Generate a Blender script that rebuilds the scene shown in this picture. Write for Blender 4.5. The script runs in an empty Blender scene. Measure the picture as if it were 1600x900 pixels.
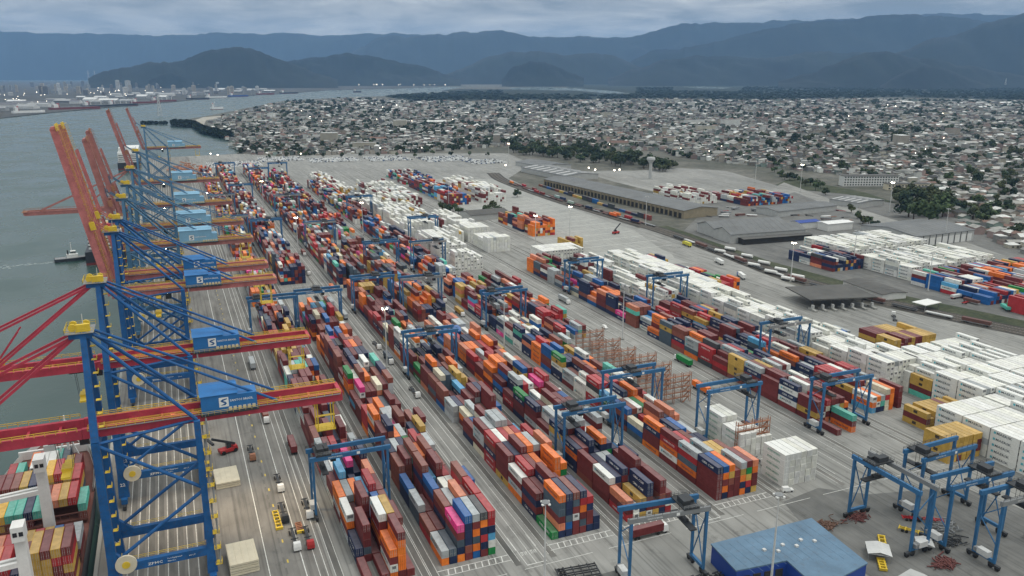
import bpy, math, random
import numpy as np
from mathutils import Vector, Matrix

# ------------------------------------------------------------------ camera
S = bpy.context.scene
FPX, HORIZON, VPX, CAMH = 1265.0, 115.0, 249.0, 150.0
PITCH = math.atan2(450 - HORIZON, FPX)
YAW = math.atan2(800 - VPX, math.hypot(FPX, 450 - HORIZON))      # clockwise from +Y, the quay direction
cd = bpy.data.cameras.new('camera'); cam = bpy.data.objects.new('camera', cd)
S.collection.objects.link(cam); S.camera = cam
cd.sensor_width = 36.0; cd.lens = 36.0 * FPX / 1600.0
cd.clip_start = 1.0; cd.clip_end = 60000.0
cam.location = (0, 0, CAMH)
cam.rotation_euler = (math.pi / 2 - PITCH, 0, -YAW)

# ------------------------------------------------------------------ sky and sun (overcast evening)
SUN_EL, SUN_AZ = math.radians(66), math.radians(120)
W = bpy.data.worlds.new('World'); S.world = W; W.use_nodes = True
nt = W.node_tree; nt.nodes.clear()
def wn(t, **k):
    n = nt.nodes.new(t)
    for a, b in k.items(): setattr(n, a, b)
    return n
def wm(op, a, b=None, c=None, clamp=False):
    n = wn('ShaderNodeMath', operation=op, use_clamp=clamp)
    for i, v in enumerate((a, b, c)):
        if v is None: continue
        if isinstance(v, (int, float)): n.inputs[i].default_value = v
        else: nt.links.new(v, n.inputs[i])
    return n.outputs[0]
sky = wn('ShaderNodeTexSky', sky_type='NISHITA', sun_disc=False, sun_elevation=SUN_EL,
         sun_rotation=SUN_AZ, altitude=150, air_density=1.4, dust_density=4.0, ozone_density=2.0)
tc = wn('ShaderNodeTexCoord'); sp = wn('ShaderNodeSeparateXYZ'); nt.links.new(tc.outputs['Generated'], sp.inputs[0])
el = wm('MAXIMUM', sp.outputs[2], 0.0)
zz = wm('ADD', wm('MAXIMUM', sp.outputs[2], 0.0), 0.13)
cx = wn('ShaderNodeCombineXYZ')
nt.links.new(wm('DIVIDE', sp.outputs[0], zz), cx.inputs[0]); nt.links.new(wm('DIVIDE', sp.outputs[1], zz), cx.inputs[1])
def noise(scale, detail, rough, dist=0.0, off=0.0):
    mp = wn('ShaderNodeMapping'); mp.inputs['Scale'].default_value = (scale, scale, 1); mp.inputs['Location'].default_value = (off, off * .7, 0)
    nt.links.new(cx.outputs[0], mp.inputs[0])
    n = wn('ShaderNodeTexNoise'); n.inputs['Scale'].default_value = 1.0; n.inputs['Detail'].default_value = detail
    n.inputs['Roughness'].default_value = rough; n.inputs['Distortion'].default_value = dist
    nt.links.new(mp.outputs[0], n.inputs['Vector']); return n.outputs['Fac']
n1 = noise(0.85, 6, .58, .8, 5.3); n2 = noise(2.6, 7, .62, .5, 9.4)
mixn = wm('ADD', wm('MULTIPLY', n1, 0.68), wm('MULTIPLY', n2, 0.32))
rmp = wn('ShaderNodeValToRGB'); nt.links.new(mixn, rmp.inputs[0])
e = rmp.color_ramp.elements
e[0].position = .38; e[0].color = (2.2, 2.35, 2.35, 1)
e[1].position = .63; e[1].color = (7.6, 7.4, 6.7, 1)
k = e.new(.5); k.color = (4.5, 4.55, 4.35, 1)
# an overcast dome is about three times as bright overhead as along the skyline
cie = wm('MULTIPLY_ADD', el, 2.0, 1.0)
mul = wn('ShaderNodeMix', data_type='RGBA', blend_type='MULTIPLY'); mul.inputs[0].default_value = 1.0
nt.links.new(rmp.outputs[0], mul.inputs[6]); nt.links.new(cie, mul.inputs[7])
mx = wn('ShaderNodeMix', data_type='RGBA'); mx.inputs[0].default_value = .96
nt.links.new(sky.outputs[0], mx.inputs[6]); nt.links.new(mul.outputs[2], mx.inputs[7])
bg = wn('ShaderNodeBackground'); bg.inputs[1].default_value = 0.1; nt.links.new(mx.outputs[2], bg.inputs[0])
nt.links.new(bg.outputs[0], wn('ShaderNodeOutputWorld').inputs[0])
sl = bpy.data.lights.new('sun', 'SUN'); sl.energy = 1.5; sl.angle = math.radians(30); sl.color = (1, .96, .9)
sun = bpy.data.objects.new('sun', sl); S.collection.objects.link(sun)
sd = Vector((math.sin(SUN_AZ) * math.cos(SUN_EL), math.cos(SUN_AZ) * math.cos(SUN_EL), math.sin(SUN_EL)))
sun.rotation_euler = (-sd).to_track_quat('-Z', 'Y').to_euler(); sun.location = (0, 0, 400)
S.view_settings.view_transform = 'Standard'; S.view_settings.look = 'None'
S.view_settings.exposure = 0.0; S.view_settings.gamma = 1.0
S.render.engine = 'CYCLES'
S.cycles.use_denoising = True; S.cycles.max_bounces = 5; S.cycles.diffuse_bounces = 2; S.cycles.glossy_bounces = 2
S.cycles.volume_bounces = 1; S.cycles.transparent_max_bounces = 4
S.cycles.sample_clamp_indirect = 4.0

# ------------------------------------------------------------------ helpers
rnd = random.Random(11)
COL = S.collection
_cy, _sy, _c, _s = math.cos(YAW), math.sin(YAW), math.cos(PITCH), math.sin(PITCH)
RIGHT = np.array([_cy, -_sy, 0]); HEAD = np.array([_sy, _cy, 0])
FWD = HEAD * _c + np.array([0, 0, -_s]); UP = HEAD * _s + np.array([0, 0, _c])
def ray(px, py): return FWD + RIGHT * (px - 800) / FPX + UP * (450 - py) / FPX
def site(px, py, z=0.0):
    """survey: the place on level z that the photograph shows at this spot"""
    d = ray(px, py); t = (z - CAMH) / d[2]
    return float(d[0] * t), float(d[1] * t)
def seen(p):
    q = np.asarray(p, float) - np.array([0, 0, CAMH]); w = q @ FWD
    return 800 + FPX * (q @ RIGHT) / w, 450 - FPX * (q @ UP) / w, w

ORD = 'first second third fourth fifth sixth seventh eighth ninth tenth eleventh twelfth thirteenth fourteenth fifteenth sixteenth seventeenth eighteenth nineteenth twentieth'.split()
TENS = {20: 'twenty', 30: 'thirty', 40: 'forty', 50: 'fifty', 60: 'sixty', 70: 'seventy', 80: 'eighty', 90: 'ninety'}
def ordw(n):
    if n <= 20: return ORD[n - 1]
    if n % 10 == 0: return {30: 'thirtieth', 40: 'fortieth', 50: 'fiftieth', 60: 'sixtieth', 70: 'seventieth', 80: 'eightieth', 90: 'ninetieth'}[n]
    return TENS[n // 10 * 10] + '-' + ORD[n % 10 - 1]

_mats = {}
def mat(name, color, rough=.6, metal=0.0, var=.12, scale=.25, spec=.4, emit=None, bump=0.0, bscale=3.0, dirt=0.0):
    if name in _mats: return _mats[name]
    m = bpy.data.materials.new(name); m.use_nodes = True; t = m.node_tree; b = t.nodes['Principled BSDF']
    b.inputs['Roughness'].default_value = rough; b.inputs['Metallic'].default_value = metal
    b.inputs['Specular IOR Level'].default_value = spec
    if emit:
        b.inputs['Emission Color'].default_value = (*color, 1); b.inputs['Emission Strength'].default_value = emit
    g = t.nodes.new('ShaderNodeTexCoord')
    n = t.nodes.new('ShaderNodeTexNoise'); n.inputs['Scale'].default_value = scale; n.inputs['Detail'].default_value = 6; n.inputs['Roughness'].default_value = .65
    geo = t.nodes.new('ShaderNodeNewGeometry'); t.links.new(geo.outputs['Position'], n.inputs['Vector'])
    mr = t.nodes.new('ShaderNodeMapRange'); mr.inputs[1].default_value = .3; mr.inputs[2].default_value = .7
    mr.inputs[3].default_value = 1 - var; mr.inputs[4].default_value = 1 + var
    t.links.new(n.outputs['Fac'], mr.inputs[0])
    mu = t.nodes.new('ShaderNodeMix'); mu.data_type = 'RGBA'; mu.blend_type = 'MULTIPLY'; mu.inputs[0].default_value = 1
    mu.inputs[6].default_value = (*color, 1); t.links.new(mr.outputs[0], mu.inputs[7])
    out = mu.outputs[2]
    if dirt:
        n2 = t.nodes.new('ShaderNodeTexNoise'); n2.inputs['Scale'].default_value = scale * 5; n2.inputs['Detail'].default_value = 8
        t.links.new(geo.outputs['Position'], n2.inputs['Vector'])
        m2 = t.nodes.new('ShaderNodeMapRange'); m2.inputs[1].default_value = .52; m2.inputs[2].default_value = .75; m2.inputs[4].default_value = dirt
        t.links.new(n2.outputs['Fac'], m2.inputs[0])
        mm = t.nodes.new('ShaderNodeMix'); mm.data_type = 'RGBA'; t.links.new(m2.outputs[0], mm.inputs[0])
        t.links.new(out, mm.inputs[6]); mm.inputs[7].default_value = (.10, .075, .055, 1); out = mm.outputs[2]
    t.links.new(out, b.inputs['Base Color'])
    if bump:
        n3 = t.nodes.new('ShaderNodeTexNoise'); n3.inputs['Scale'].default_value = bscale; n3.inputs['Detail'].default_value = 5
        t.links.new(geo.outputs['Position'], n3.inputs['Vector'])
        bp = t.nodes.new('ShaderNodeBump'); bp.inputs['Strength'].default_value = bump; t.links.new(n3.outputs['Fac'], bp.inputs['Height']); t.links.new(bp.outputs[0], b.inputs['Normal'])
    _mats[name] = m; return m
def attr_mat(name, rough=.6, var=.15, scale=.35, dirt=0.0):
    if name in _mats: return _mats[name]
    m = mat(name, (1, 1, 1), rough, 0, var, scale, .35, dirt=dirt); t = m.node_tree
    a = t.nodes.new('ShaderNodeAttribute'); a.attribute_name = 'Col'
    for n in t.nodes:
        if n.type == 'MIX' and n.blend_type == 'MULTIPLY': t.links.new(a.outputs['Color'], n.inputs[6])
    return m

BOXF = [(0, 3, 2, 1), (4, 5, 6, 7), (0, 1, 5, 4), (1, 2, 6, 5), (2, 3, 7, 6), (3, 0, 4, 7)]
class MB:
    """collects quads and triangles of one piece"""
    def __init__(s): s.v = []; s.f = []; s.c = []; s.col = None
    def quad(s, *p):
        n = len(s.v); s.v += [tuple(q) for q in p]; s.f.append(tuple(range(n, n + len(p)))); s.c.append(s.col); return s
    def pts(s, P, F):
        n = len(s.v); s.v += [tuple(q) for q in P]
        for f in F: s.f.append(tuple(n + i for i in f)); s.c.append(s.col)
        return s
    def box(s, x0, y0, z0, x1, y1, z1):
        return s.pts([(x0, y0, z0), (x1, y0, z0), (x1, y1, z0), (x0, y1, z0), (x0, y0, z1), (x1, y0, z1), (x1, y1, z1), (x0, y1, z1)], BOXF)
    def cbox(s, cx, cy, cz, lx, ly, lz): return s.box(cx - lx / 2, cy - ly / 2, cz - lz / 2, cx + lx / 2, cy + ly / 2, cz + lz / 2)
    def bar(s, a, b, w, h=None, w2=None, h2=None, up=(0, 0, 1)):
        a = np.array(a, float); b = np.array(b, float); h = w if h is None else h
        w2 = w if w2 is None else w2; h2 = h if h2 is None else h2
        d = b - a; d /= np.linalg.norm(d); u = np.array(up, float)
        if abs(d @ u) > .98: u = np.array([0, 1.0, 0])
        r = np.cross(d, u); r /= np.linalg.norm(r); u = np.cross(r, d)
        P = [a - r * w / 2 - u * h / 2, a + r * w / 2 - u * h / 2, a + r * w / 2 + u * h / 2, a - r * w / 2 + u * h / 2,
             b - r * w2 / 2 - u * h2 / 2, b + r * w2 / 2 - u * h2 / 2, b + r * w2 / 2 + u * h2 / 2, b - r * w2 / 2 + u * h2 / 2]
        return s.pts(P, [(3, 2, 1, 0), (4, 5, 6, 7), (0, 1, 5, 4), (1, 2, 6, 5), (2, 3, 7, 6), (3, 0, 4, 7)])
    def tube(s, a, b, r, r2=None, n=8, cap=True):
        a = np.array(a, float); b = np.array(b, float); r2 = r if r2 is None else r2
        d = b - a; d /= np.linalg.norm(d); u = np.array([0, 0, 1.0]) if abs(d[2]) < .9 else np.array([1.0, 0, 0])
        x = np.cross(d, u); x /= np.linalg.norm(x); y = np.cross(d, x); P = []
        for c, q in ((a, r), (b, r2)):
            for i in range(n):
                t = 2 * math.pi * i / n; P.append(c + (x * math.cos(t) + y * math.sin(t)) * q)
        F = [(i, (i + 1) % n, n + (i + 1) % n, n + i) for i in range(n)]
        if cap: F += [tuple(range(n - 1, -1, -1)), tuple(range(n, 2 * n))]
        return s.pts(P, F)
    def prism(s, poly, z0, z1):
        n = len(poly); P = [(x, y, z0) for x, y in poly] + [(x, y, z1) for x, y in poly]
        F = [(i, (i + 1) % n, n + (i + 1) % n, n + i) for i in range(n)] + [tuple(range(n - 1, -1, -1)), tuple(range(n, 2 * n))]
        return s.pts(P, F)
    def mesh(s, name, mats):
        me = bpy.data.meshes.new(name); me.from_pydata(s.v, [], s.f)
        for m in (mats if isinstance(mats, (list, tuple)) else [mats]): me.materials.append(m)
        if any(c is not None for c in s.c):
            at = me.attributes.new('Col', 'FLOAT_COLOR', 'FACE')
            at.data.foreach_set('color', np.array([(*(c or (1, 1, 1)), 1.0) for c in s.c], np.float32).ravel())
        me.update(); return me
    def build(s, name, m, parent=None): return put(name, s.mesh(name, m), parent)

def put(name, me, parent=None, loc=None, rz=None):
    o = bpy.data.objects.new(name, me); COL.objects.link(o)
    if parent is not None: o.parent = parent
    if loc is not None: o.location = loc
    if rz is not None: o.rotation_euler = (0, 0, rz)
    return o
LABELS = {}
def tag(o, label, cat, group=None, kind=None):
    o['label'] = label; o['category'] = cat
    if group: o['group'] = group
    if kind: o['kind'] = kind
    LABELS.setdefault(label, []).append(o.name); return o
def thing(name, label, cat, loc=(0, 0, 0), rz=0.0, group=None):
    o = put(name, None, None, loc, rz); return tag(o, label, cat, group)
def struct(o, kind='structure'): o['kind'] = kind; return o
def copy_tree(src, parent=None):
    c = src.copy(); COL.objects.link(c); c.parent = parent
    for ch in KIDS.get(src.name, ()): copy_tree(ch, c)
    return c
KIDS = {}
def index_kids():
    KIDS.clear()
    for o in COL.objects:
        if o.parent: KIDS.setdefault(o.parent.name, []).append(o)
_txt = {}
def text_mesh(body, size=1.0, shear=0.0):
    """flat lettering in the XZ plane, facing -Y, origin at its lower left corner"""
    key = (body, size, shear)
    if key in _txt: return _txt[key]
    cu = bpy.data.curves.new('lettering', 'FONT'); cu.body = body; cu.size = size; cu.resolution_u = 1; cu.shear = shear; cu.offset = size * .012
    o = bpy.data.objects.new('lettering', cu); COL.objects.link(o)
    dg = bpy.context.evaluated_depsgraph_get(); dg.update()
    me = o.evaluated_get(dg).to_mesh()
    V = np.array([tuple(v.co) for v in me.vertices]); F = [tuple(p.vertices) for p in me.polygons]
    o.evaluated_get(dg).to_mesh_clear(); bpy.data.objects.remove(o); bpy.data.curves.remove(cu)
    V[:, 0] -= V[:, 0].min()
    V = np.stack([V[:, 0], np.zeros(len(V)), V[:, 1]], 1)
    _txt[key] = (V, F); return _txt[key]
def add_text(mb, body, size, org, xdir=(1, 0, 0), shear=0.0, width=None, updir=(0, 0, 1)):
    V, F = text_mesh(body, size, shear)
    x = np.array(xdir, float); k = 1.0 if width is None else width / V[:, 0].max()
    P = np.array(org) + V[:, :1] * k * x + V[:, 2:3] * np.array(updir, float)
    return mb.pts(P, F)
# ------------------------------------------------------------------ water, land, paving
def sheet(name, poly, z, m, kind='structure'):
    o = MB().pts([(x, y, z) for x, y in poly], [tuple(range(len(poly)))]).build(name, m)
    return struct(o, kind)
def ground_mat(name, cols, scale, rough=.9, bump=0.0, stretch=(1, 1, 1), fine=8.0, fvar=.25, streak=0.0):
    m = bpy.data.materials.new(name); m.use_nodes = True; t = m.node_tree; b = t.nodes['Principled BSDF']
    b.inputs['Roughness'].default_value = rough; b.inputs['Specular IOR Level'].default_value = .25
    g = t.nodes.new('ShaderNodeNewGeometry'); mp = t.nodes.new('ShaderNodeMapping'); mp.inputs['Scale'].default_value = stretch
    t.links.new(g.outputs['Position'], mp.inputs[0])
    n = t.nodes.new('ShaderNodeTexNoise'); n.inputs['Scale'].default_value = scale; n.inputs['Detail'].default_value = 8; n.inputs['Roughness'].default_value = .62
    t.links.new(mp.outputs[0], n.inputs['Vector'])
    r = t.nodes.new('ShaderNodeValToRGB'); t.links.new(n.outputs['Fac'], r.inputs[0])
    for i, c in enumerate(cols):
        p = .3 + .4 * i / (len(cols) - 1)
        if i < 2: el_ = r.color_ramp.elements[i]; el_.position = p
        else: el_ = r.color_ramp.elements.new(p)
        el_.color = (*c, 1)
    r.color_ramp.elements[0].color = (*cols[0], 1)
    n2 = t.nodes.new('ShaderNodeTexNoise'); n2.inputs['Scale'].default_value = scale * fine; n2.inputs['Detail'].default_value = 6
    t.links.new(mp.outputs[0], n2.inputs['Vector'])
    mr = t.nodes.new('ShaderNodeMapRange'); mr.inputs[1].default_value = .3; mr.inputs[2].default_value = .7; mr.inputs[3].default_value = 1 - fvar; mr.inputs[4].default_value = 1 + fvar
    t.links.new(n2.outputs['Fac'], mr.inputs[0])
    mu = t.nodes.new('ShaderNodeMix'); mu.data_type = 'RGBA'; mu.blend_type = 'MULTIPLY'; mu.inputs[0].default_value = 1
    t.links.new(r.outputs[0], mu.inputs[6]); t.links.new(mr.outputs[0], mu.inputs[7]); t.links.new(mu.outputs[2], b.inputs['Base Color'])
    if streak:                                                  # tyre tracks along the lanes, oil patches
        m3 = t.nodes.new('ShaderNodeMapping'); m3.inputs['Scale'].default_value = (.9, .012, 1); t.links.new(g.outputs['Position'], m3.inputs[0])
        n3 = t.nodes.new('ShaderNodeTexNoise'); n3.inputs['Scale'].default_value = 1.0; n3.inputs['Detail'].default_value = 4; t.links.new(m3.outputs[0], n3.inputs['Vector'])
        n4 = t.nodes.new('ShaderNodeTexNoise'); n4.inputs['Scale'].default_value = .13; n4.inputs['Detail'].default_value = 7; n4.inputs['Roughness'].default_value = .7; t.links.new(g.outputs['Position'], n4.inputs['Vector'])
        last = mu.outputs[2]
        for src, lo, hi, amt in ((n3, .50, .68, streak), (n4, .56, .72, streak * .9)):
            r3 = t.nodes.new('ShaderNodeMapRange'); r3.inputs[1].default_value = lo; r3.inputs[2].default_value = hi; r3.inputs[3].default_value = 1; r3.inputs[4].default_value = 1 - amt; t.links.new(src.outputs['Fac'], r3.inputs[0])
            m5 = t.nodes.new('ShaderNodeMix'); m5.data_type = 'RGBA'; m5.blend_type = 'MULTIPLY'; m5.inputs[0].default_value = 1; t.links.new(last, m5.inputs[6]); t.links.new(r3.outputs[0], m5.inputs[7]); last = m5.outputs[2]
        t.links.new(last, b.inputs['Base Color'])
    if bump:
        bp = t.nodes.new('ShaderNodeBump'); bp.inputs['Strength'].default_value = bump; bp.inputs['Distance'].default_value = .4
        t.links.new(n2.outputs['Fac'], bp.inputs['Height']); t.links.new(bp.outputs[0], b.inputs['Normal'])
    _mats[name] = m; return m
M_land = ground_mat('land', [(.06, .066, .05), (.105, .105, .088), (.165, .16, .14)], .012)
M_conc = ground_mat('yard_concrete', [(.20, .202, .19), (.26, .262, .247), (.305, .305, .288)], .02, .85, 0, (1, .35, 1), 10, .14, .44)
M_pale = ground_mat('pale_concrete', [(.28, .285, .268), (.325, .33, .31), (.35, .35, .33)], .03, .85, 0, (1, .4, 1), 9, .09, .2)
M_apron = ground_mat('apron_concrete', [(.15, .147, .135), (.20, .195, .18), (.23, .225, .208)], .035, .8, 0, (1, .25, 1), 8, .14, .34)
M_asph = ground_mat('asphalt', [(.115, .117, .113), (.155, .157, .15), (.19, .19, .18)], .03, .85, 0, (1, .6, 1), 7, .15, .3)
M_strip = ground_mat('dark_strip', [(.10, .10, .095), (.14, .138, .128), (.19, .185, .17)], .08, .85, 0, (1, .2, 1), 6, .2)
M_grassy = ground_mat('verge', [(.03, .042, .022), (.05, .06, .033), (.085, .088, .058)], .05)
M_shore = ground_mat('dockland', [(.04, .042, .04), (.065, .066, .062), (.10, .10, .095)], .006)
M_sand = ground_mat('sand', [(.28, .27, .23), (.36, .34, .29), (.40, .38, .33)], .03)
M_line = mat('road_paint', (.62, .63, .60), .7, var=.3, scale=.8)
M_yline = mat('yellow_paint', (.55, .42, .08), .7, var=.3, scale=.8)
M_forest = ground_mat('woodland', [(.007, .014, .010), (.013, .023, .014), (.022, .033, .02)], .01)

mw = bpy.data.materials.new('estuary_water'); mw.use_nodes = True; t = mw.node_tree; b = t.nodes['Principled BSDF']
b.inputs['Base Color'].default_value = (.030, .066, .060, 1); b.inputs['Roughness'].default_value = .16; b.inputs['Specular IOR Level'].default_value = .34
g = t.nodes.new('ShaderNodeNewGeometry'); n = t.nodes.new('ShaderNodeTexNoise'); n.inputs['Scale'].default_value = .22; n.inputs['Detail'].default_value = 5
n2 = t.nodes.new('ShaderNodeTexNoise'); n2.inputs['Scale'].default_value = .012; n2.inputs['Detail'].default_value = 4
t.links.new(g.outputs['Position'], n.inputs['Vector']); t.links.new(g.outputs['Position'], n2.inputs['Vector'])
bp = t.nodes.new('ShaderNodeBump'); bp.inputs['Strength'].default_value = .13; bp.inputs['Distance'].default_value = .5
t.links.new(n.outputs['Fac'], bp.inputs['Height']); t.links.new(bp.outputs[0], b.inputs['Normal'])
mr = t.nodes.new('ShaderNodeMapRange'); mr.inputs[1].default_value = .35; mr.inputs[2].default_value = .65; mr.inputs[3].default_value = .20; mr.inputs[4].default_value = .34
t.links.new(n2.outputs['Fac'], mr.inputs[0]); t.links.new(mr.outputs[0], b.inputs['Roughness'])
sheet('water', [(-22000, -1400), (31000, -1400), (31000, 31000), (-22000, 31000)], -3.0, mw)

def land(name, poly, z, m, depth=6.0):
    return struct(MB().prism(poly[::-1], z - depth, z).build(name, m))
land('ground', [(-33, -400), (30000, -400), (30000, 30000), (2600, 30000), (3000, 12000), (3300, 9200), (2560, 7690), *[site(*q) for q in ((740, 140), (705, 142.5), (660, 146.5), (620, 149.5), (560, 151.5), (500, 154), (440, 158), (395, 167))],
                (191, 3374), (89, 3067), (22, 2720), (121, 2498), (158, 2094), (170, 1800), (123, 1668), (60, 1650), (-33, 1640)], -.10, M_land)
def far_land(name, pxs, z, m): return land(name, [site(x, y) for x, y in pxs], z, m)
far_land('far_shore', [(-260, 200), (0, 184), (75, 176), (160, 168), (245, 161), (330, 153), (440, 146), (520, 140.5), (640, 137.2), (700, 135.2), (720, 131), (600, 128), (430, 127.3), (250, 127.3), (-260, 127.3)], -.5, M_shore)
far_land('mudflat', [(690, 141.5), (720, 139), (830, 139.8), (870, 141.5), (800, 143.5), (730, 144)], .0, M_forest)
sheet('lagoon', [site(*p) for p in ((795, 137.2), (850, 136), (905, 138.2), (960, 142.5), (985, 146), (950, 146), (900, 141.5), (800, 139.6))], .1, mw)
sheet('lagoon', [site(*p) for p in ((1065, 135.6), (1100, 135.3), (1145, 137), (1130, 138.6), (1090, 137.8))], .1, mw)
sheet('forest_floor', [site(*p) for p in ((600, 150.5), (660, 147), (740, 142), (870, 141.8), (900, 132), (1000, 124.5), (1300, 124), (1750, 124), (1750, 160), (1400, 152), (1200, 156), (1000, 154), (800, 157), (640, 158))], -.04, M_forest)
sheet('beach', [site(*p) for p in ((297, 190), (318, 183), (345, 181), (350, 183.5), (322, 188), (318, 196), (345, 207), (420, 214), (420, 218), (340, 211), (305, 199))], -.04, M_sand)

# paving of the terminal
sheet('yard_pavement', [(-33, -100), (-33, 1640), (123, 1660), (610, 1470), (575, 1280), (462, 1110), (432, 905), (428, 660), (398, 520), (396, 440), (425, 340), (470, 240), (520, -100)], -.03, M_conc)
sheet('quay_apron', [(-32.5, -80), (-32.5, 1636), (34, 1636), (34, -80)], -.012, M_apron)
sheet('empty_stack_yard', [(308, 560), (300, 900), (330, 1150), (446, 1110), (424, 905), (418, 680), (395, 600), (385, 540)], -.015, M_pale)
sheet('vehicle_park', [(45, 1370), (45, 1590), (160, 1610), (590, 1450), (560, 1300), (330, 1300)], -.016, M_conc)
sheet('rear_yard', [(462, 660), (560, 760), (560, 900), (760, 870), (800, 790), (790, 640), (730, 520), (660, 380), (640, 180), (520, 190), (478, 300), (452, 400), (446, 520)], -.034, M_asph)
sheet('workshop_yard', [(186.5, 60), (186.5, 184), (193, 205), (212, 208), (226, 197), (262, 188), (300, 60)], -.014, M_asph)
sheet('trailer_park', [(100, 60), (100, 192), (117, 192), (118, 182), (150, 176), (152, 60)], -.013, M_asph)
sheet('access_road', [(384, 560), (404, 600), (424, 690), (448, 690), (432, 600), (418, 500), (412, 430), (438, 350), (480, 250), (462, 240), (418, 330), (388, 440)], -.008, M_conc)
sheet('verge', [(452, 690), (462, 690), (450, 520), (458, 420), (492, 300), (520, 200), (500, 195), (470, 290), (440, 400), (430, 500), (436, 600)], -.020, M_grassy)
sheet('rear_field', [site(*p) for p in ((905, 268), (1000, 266), (1060, 262), (1135, 267), (1245, 299), (1205, 312), (1120, 316), (1040, 304), (960, 284))], -.03, M_conc)
hw = [site(*p) for p in ((1225, 285), (1300, 312), (1380, 338), (1475, 366), (1600, 410), (1600, 418), (1470, 376), (1370, 346), (1290, 319), (1215, 290))]
sheet('highway', hw, -.02, M_conc)
sheet('embankment', [site(*p) for p in ((1235, 278), (1350, 300), (1440, 330), (1500, 370), (1600, 395), (1600, 432), (1470, 385), (1370, 352), (1285, 325), (1205, 292))], -.05, M_grassy)
land_strip = struct(MB().box(-34.2, -80, -5.5, -33.02, 1640, .35).build('quay_wall', M_pale))

# lanes, runways and paint
mk = MB(); my = MB(); st = MB()
for i in range(8):                                            # crane lanes between the rails
    x = -24.2 + i * 2.95
    st.quad((x, -60, .0), (x + 1.5, -60, .0), (x + 1.5, 1600, .0), (x, 1600, .0))
    mk.quad((x - .48, -60, .006), (x - .30, -60, .006), (x - .30, 1600, .006), (x - .48, 1600, .006))
for x in (-27.3, -26.6, -.35, .35):
    st.quad((x - .12, -60, .004), (x + .12, -60, .004), (x + .12, 1600, .004), (x - .12, 1600, .004))
for x in (16.2, 26.7): mk.quad((x - .14, 60, .006), (x + .14, 60, .006), (x + .14, 1400, .006), (x - .14, 1400, .006))
for k_ in range(190):
    y = 180 + k_ * 6.2
    st.quad((20.9, y, .008), (21.5, y, .008), (21.5, y + 3.6, .008), (20.9, y + 3.6, .008))
    if k_ % 2: my.quad((22.0, y, .008), (22.5, y, .008), (22.5, y + 2, .008), (22.0, y + 2, .008))
RUN = [(36, 60.5), (63.2, 89.2), (101.5, 127), (130, 156), (167.2, 193), (196.3, 222.6), (246.5, 273), (279, 306.5)]
for a, b in RUN:
    for x in (a, b):
        st.quad((x - 1.0, 206, .002), (x + 1.0, 206, .002), (x + 1.0, 1340, .002), (x - 1.0, 1340, .002))
        for d in (-1.15, 1.0): mk.quad((x + d, 208, .008), (x + d + .15, 208, .008), (x + d + .15, 1340, .008), (x + d, 1340, .008))
for x in (91.5, 95, 98.6, 30.5, 32.8, 158.5, 162.3, 226, 234, 241.5):
    mk.quad((x - .1, 214, .008), (x + .1, 214, .008), (x + .1, 1300, .008), (x - .1, 1300, .008))
for x0, x1 in ((64, 88), (102, 126), (131, 155), (168, 192)):  # hatched ends of the stacks
    for y, w in ((212.6, .3), (209.6, .22)): mk.quad((x0, y, .008), (x1, y, .008), (x1, y + w, .008), (x0, y + w, .008))
    for k_ in range(9):
        x = x0 + 3 + k_ * (x1 - x0 - 6) / 8
        mk.quad((x, 209.8, .009), (x + .35, 209.8, .009), (x + .95, 212.6, .009), (x + .6, 212.6, .009))
for x0 in (91.6, 158.8):                                      # painted boxes and arrows at the lane mouths
    for x, y0, y1 in ((x0, 205, 222), (x0 + 3.2, 205, 222), (x0 + 6.6, 205, 222)): mk.quad((x, y0, .008), (x + .18, y0, .008), (x + .18, y1, .008), (x, y1, .008))
    mk.quad((x0, 205, .009), (x0 + 6.6, 205, .009), (x0 + 6.6, 205.3, .009), (x0, 205.3, .009))
    for x in (x0 + .9, x0 + 4.2): add_text(mk, 'STOP', 1.5, (x - .3, 210.5, .009), (1, 0, 0), 0, 2.2, (0, 1.9, 0))
for k_ in range(12): mk.quad((60 + k_ * 30, 203.3 - k_ * .0, .008), (84 + k_ * 30, 203.3, .008), (84 + k_ * 30, 203.5, .008), (60 + k_ * 30, 203.5, .008))
for k_ in range(14):
    y = 600 + k_ * 24; mk.quad((312, y, .0), (412, y + 6, .0), (412, y + 6.5, .0), (312, y + .5, .0))
struct(mk.build('painted_lines', M_line)); struct(my.build('yellow_marks', M_yline)); struct(st.build('runway_strips', M_strip))

# railway: three curving tracks
def spline(P, n):
    P = np.array(P, float); out = []
    Q = np.vstack([2 * P[0] - P[1], P, 2 * P[-1] - P[-2]])
    for i in range(1, len(Q) - 2):
        for k in range(n):
            t = k / n; out.append(.5 * ((2 * Q[i]) + (Q[i + 1] - Q[i - 1]) * t + (2 * Q[i - 1] - 5 * Q[i] + 4 * Q[i + 1] - Q[i + 2]) * t * t + (3 * Q[i] - Q[i - 1] - 3 * Q[i + 1] + Q[i + 2]) * t ** 3))
    out.append(P[-1]); return np.array(out)
M_rail = mat('rail_steel', (.12, .10, .09), .45, .6); M_ballast = ground_mat('ballast', [(.07, .06, .05), (.10, .09, .075), (.14, .125, .11)], .3)
M_sleeper = mat('sleeper', (.16, .15, .14), .9)
TRK = spline([(470, 1180), (449, 1080), (440, 900), (444, 760), (447, 660), (440, 560), (433, 480), (440, 410), (458, 340), (485, 270), (520, 205)], 10)
tan = np.gradient(TRK, axis=0); tan /= np.linalg.norm(tan, axis=1)[:, None]; nrm = np.stack([tan[:, 1], -tan[:, 0]], 1)
M_bed = ground_mat('rail_bed', [(.035, .033, .03), (.055, .052, .047), (.085, .08, .07)], .08)
bd = MB()
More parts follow.
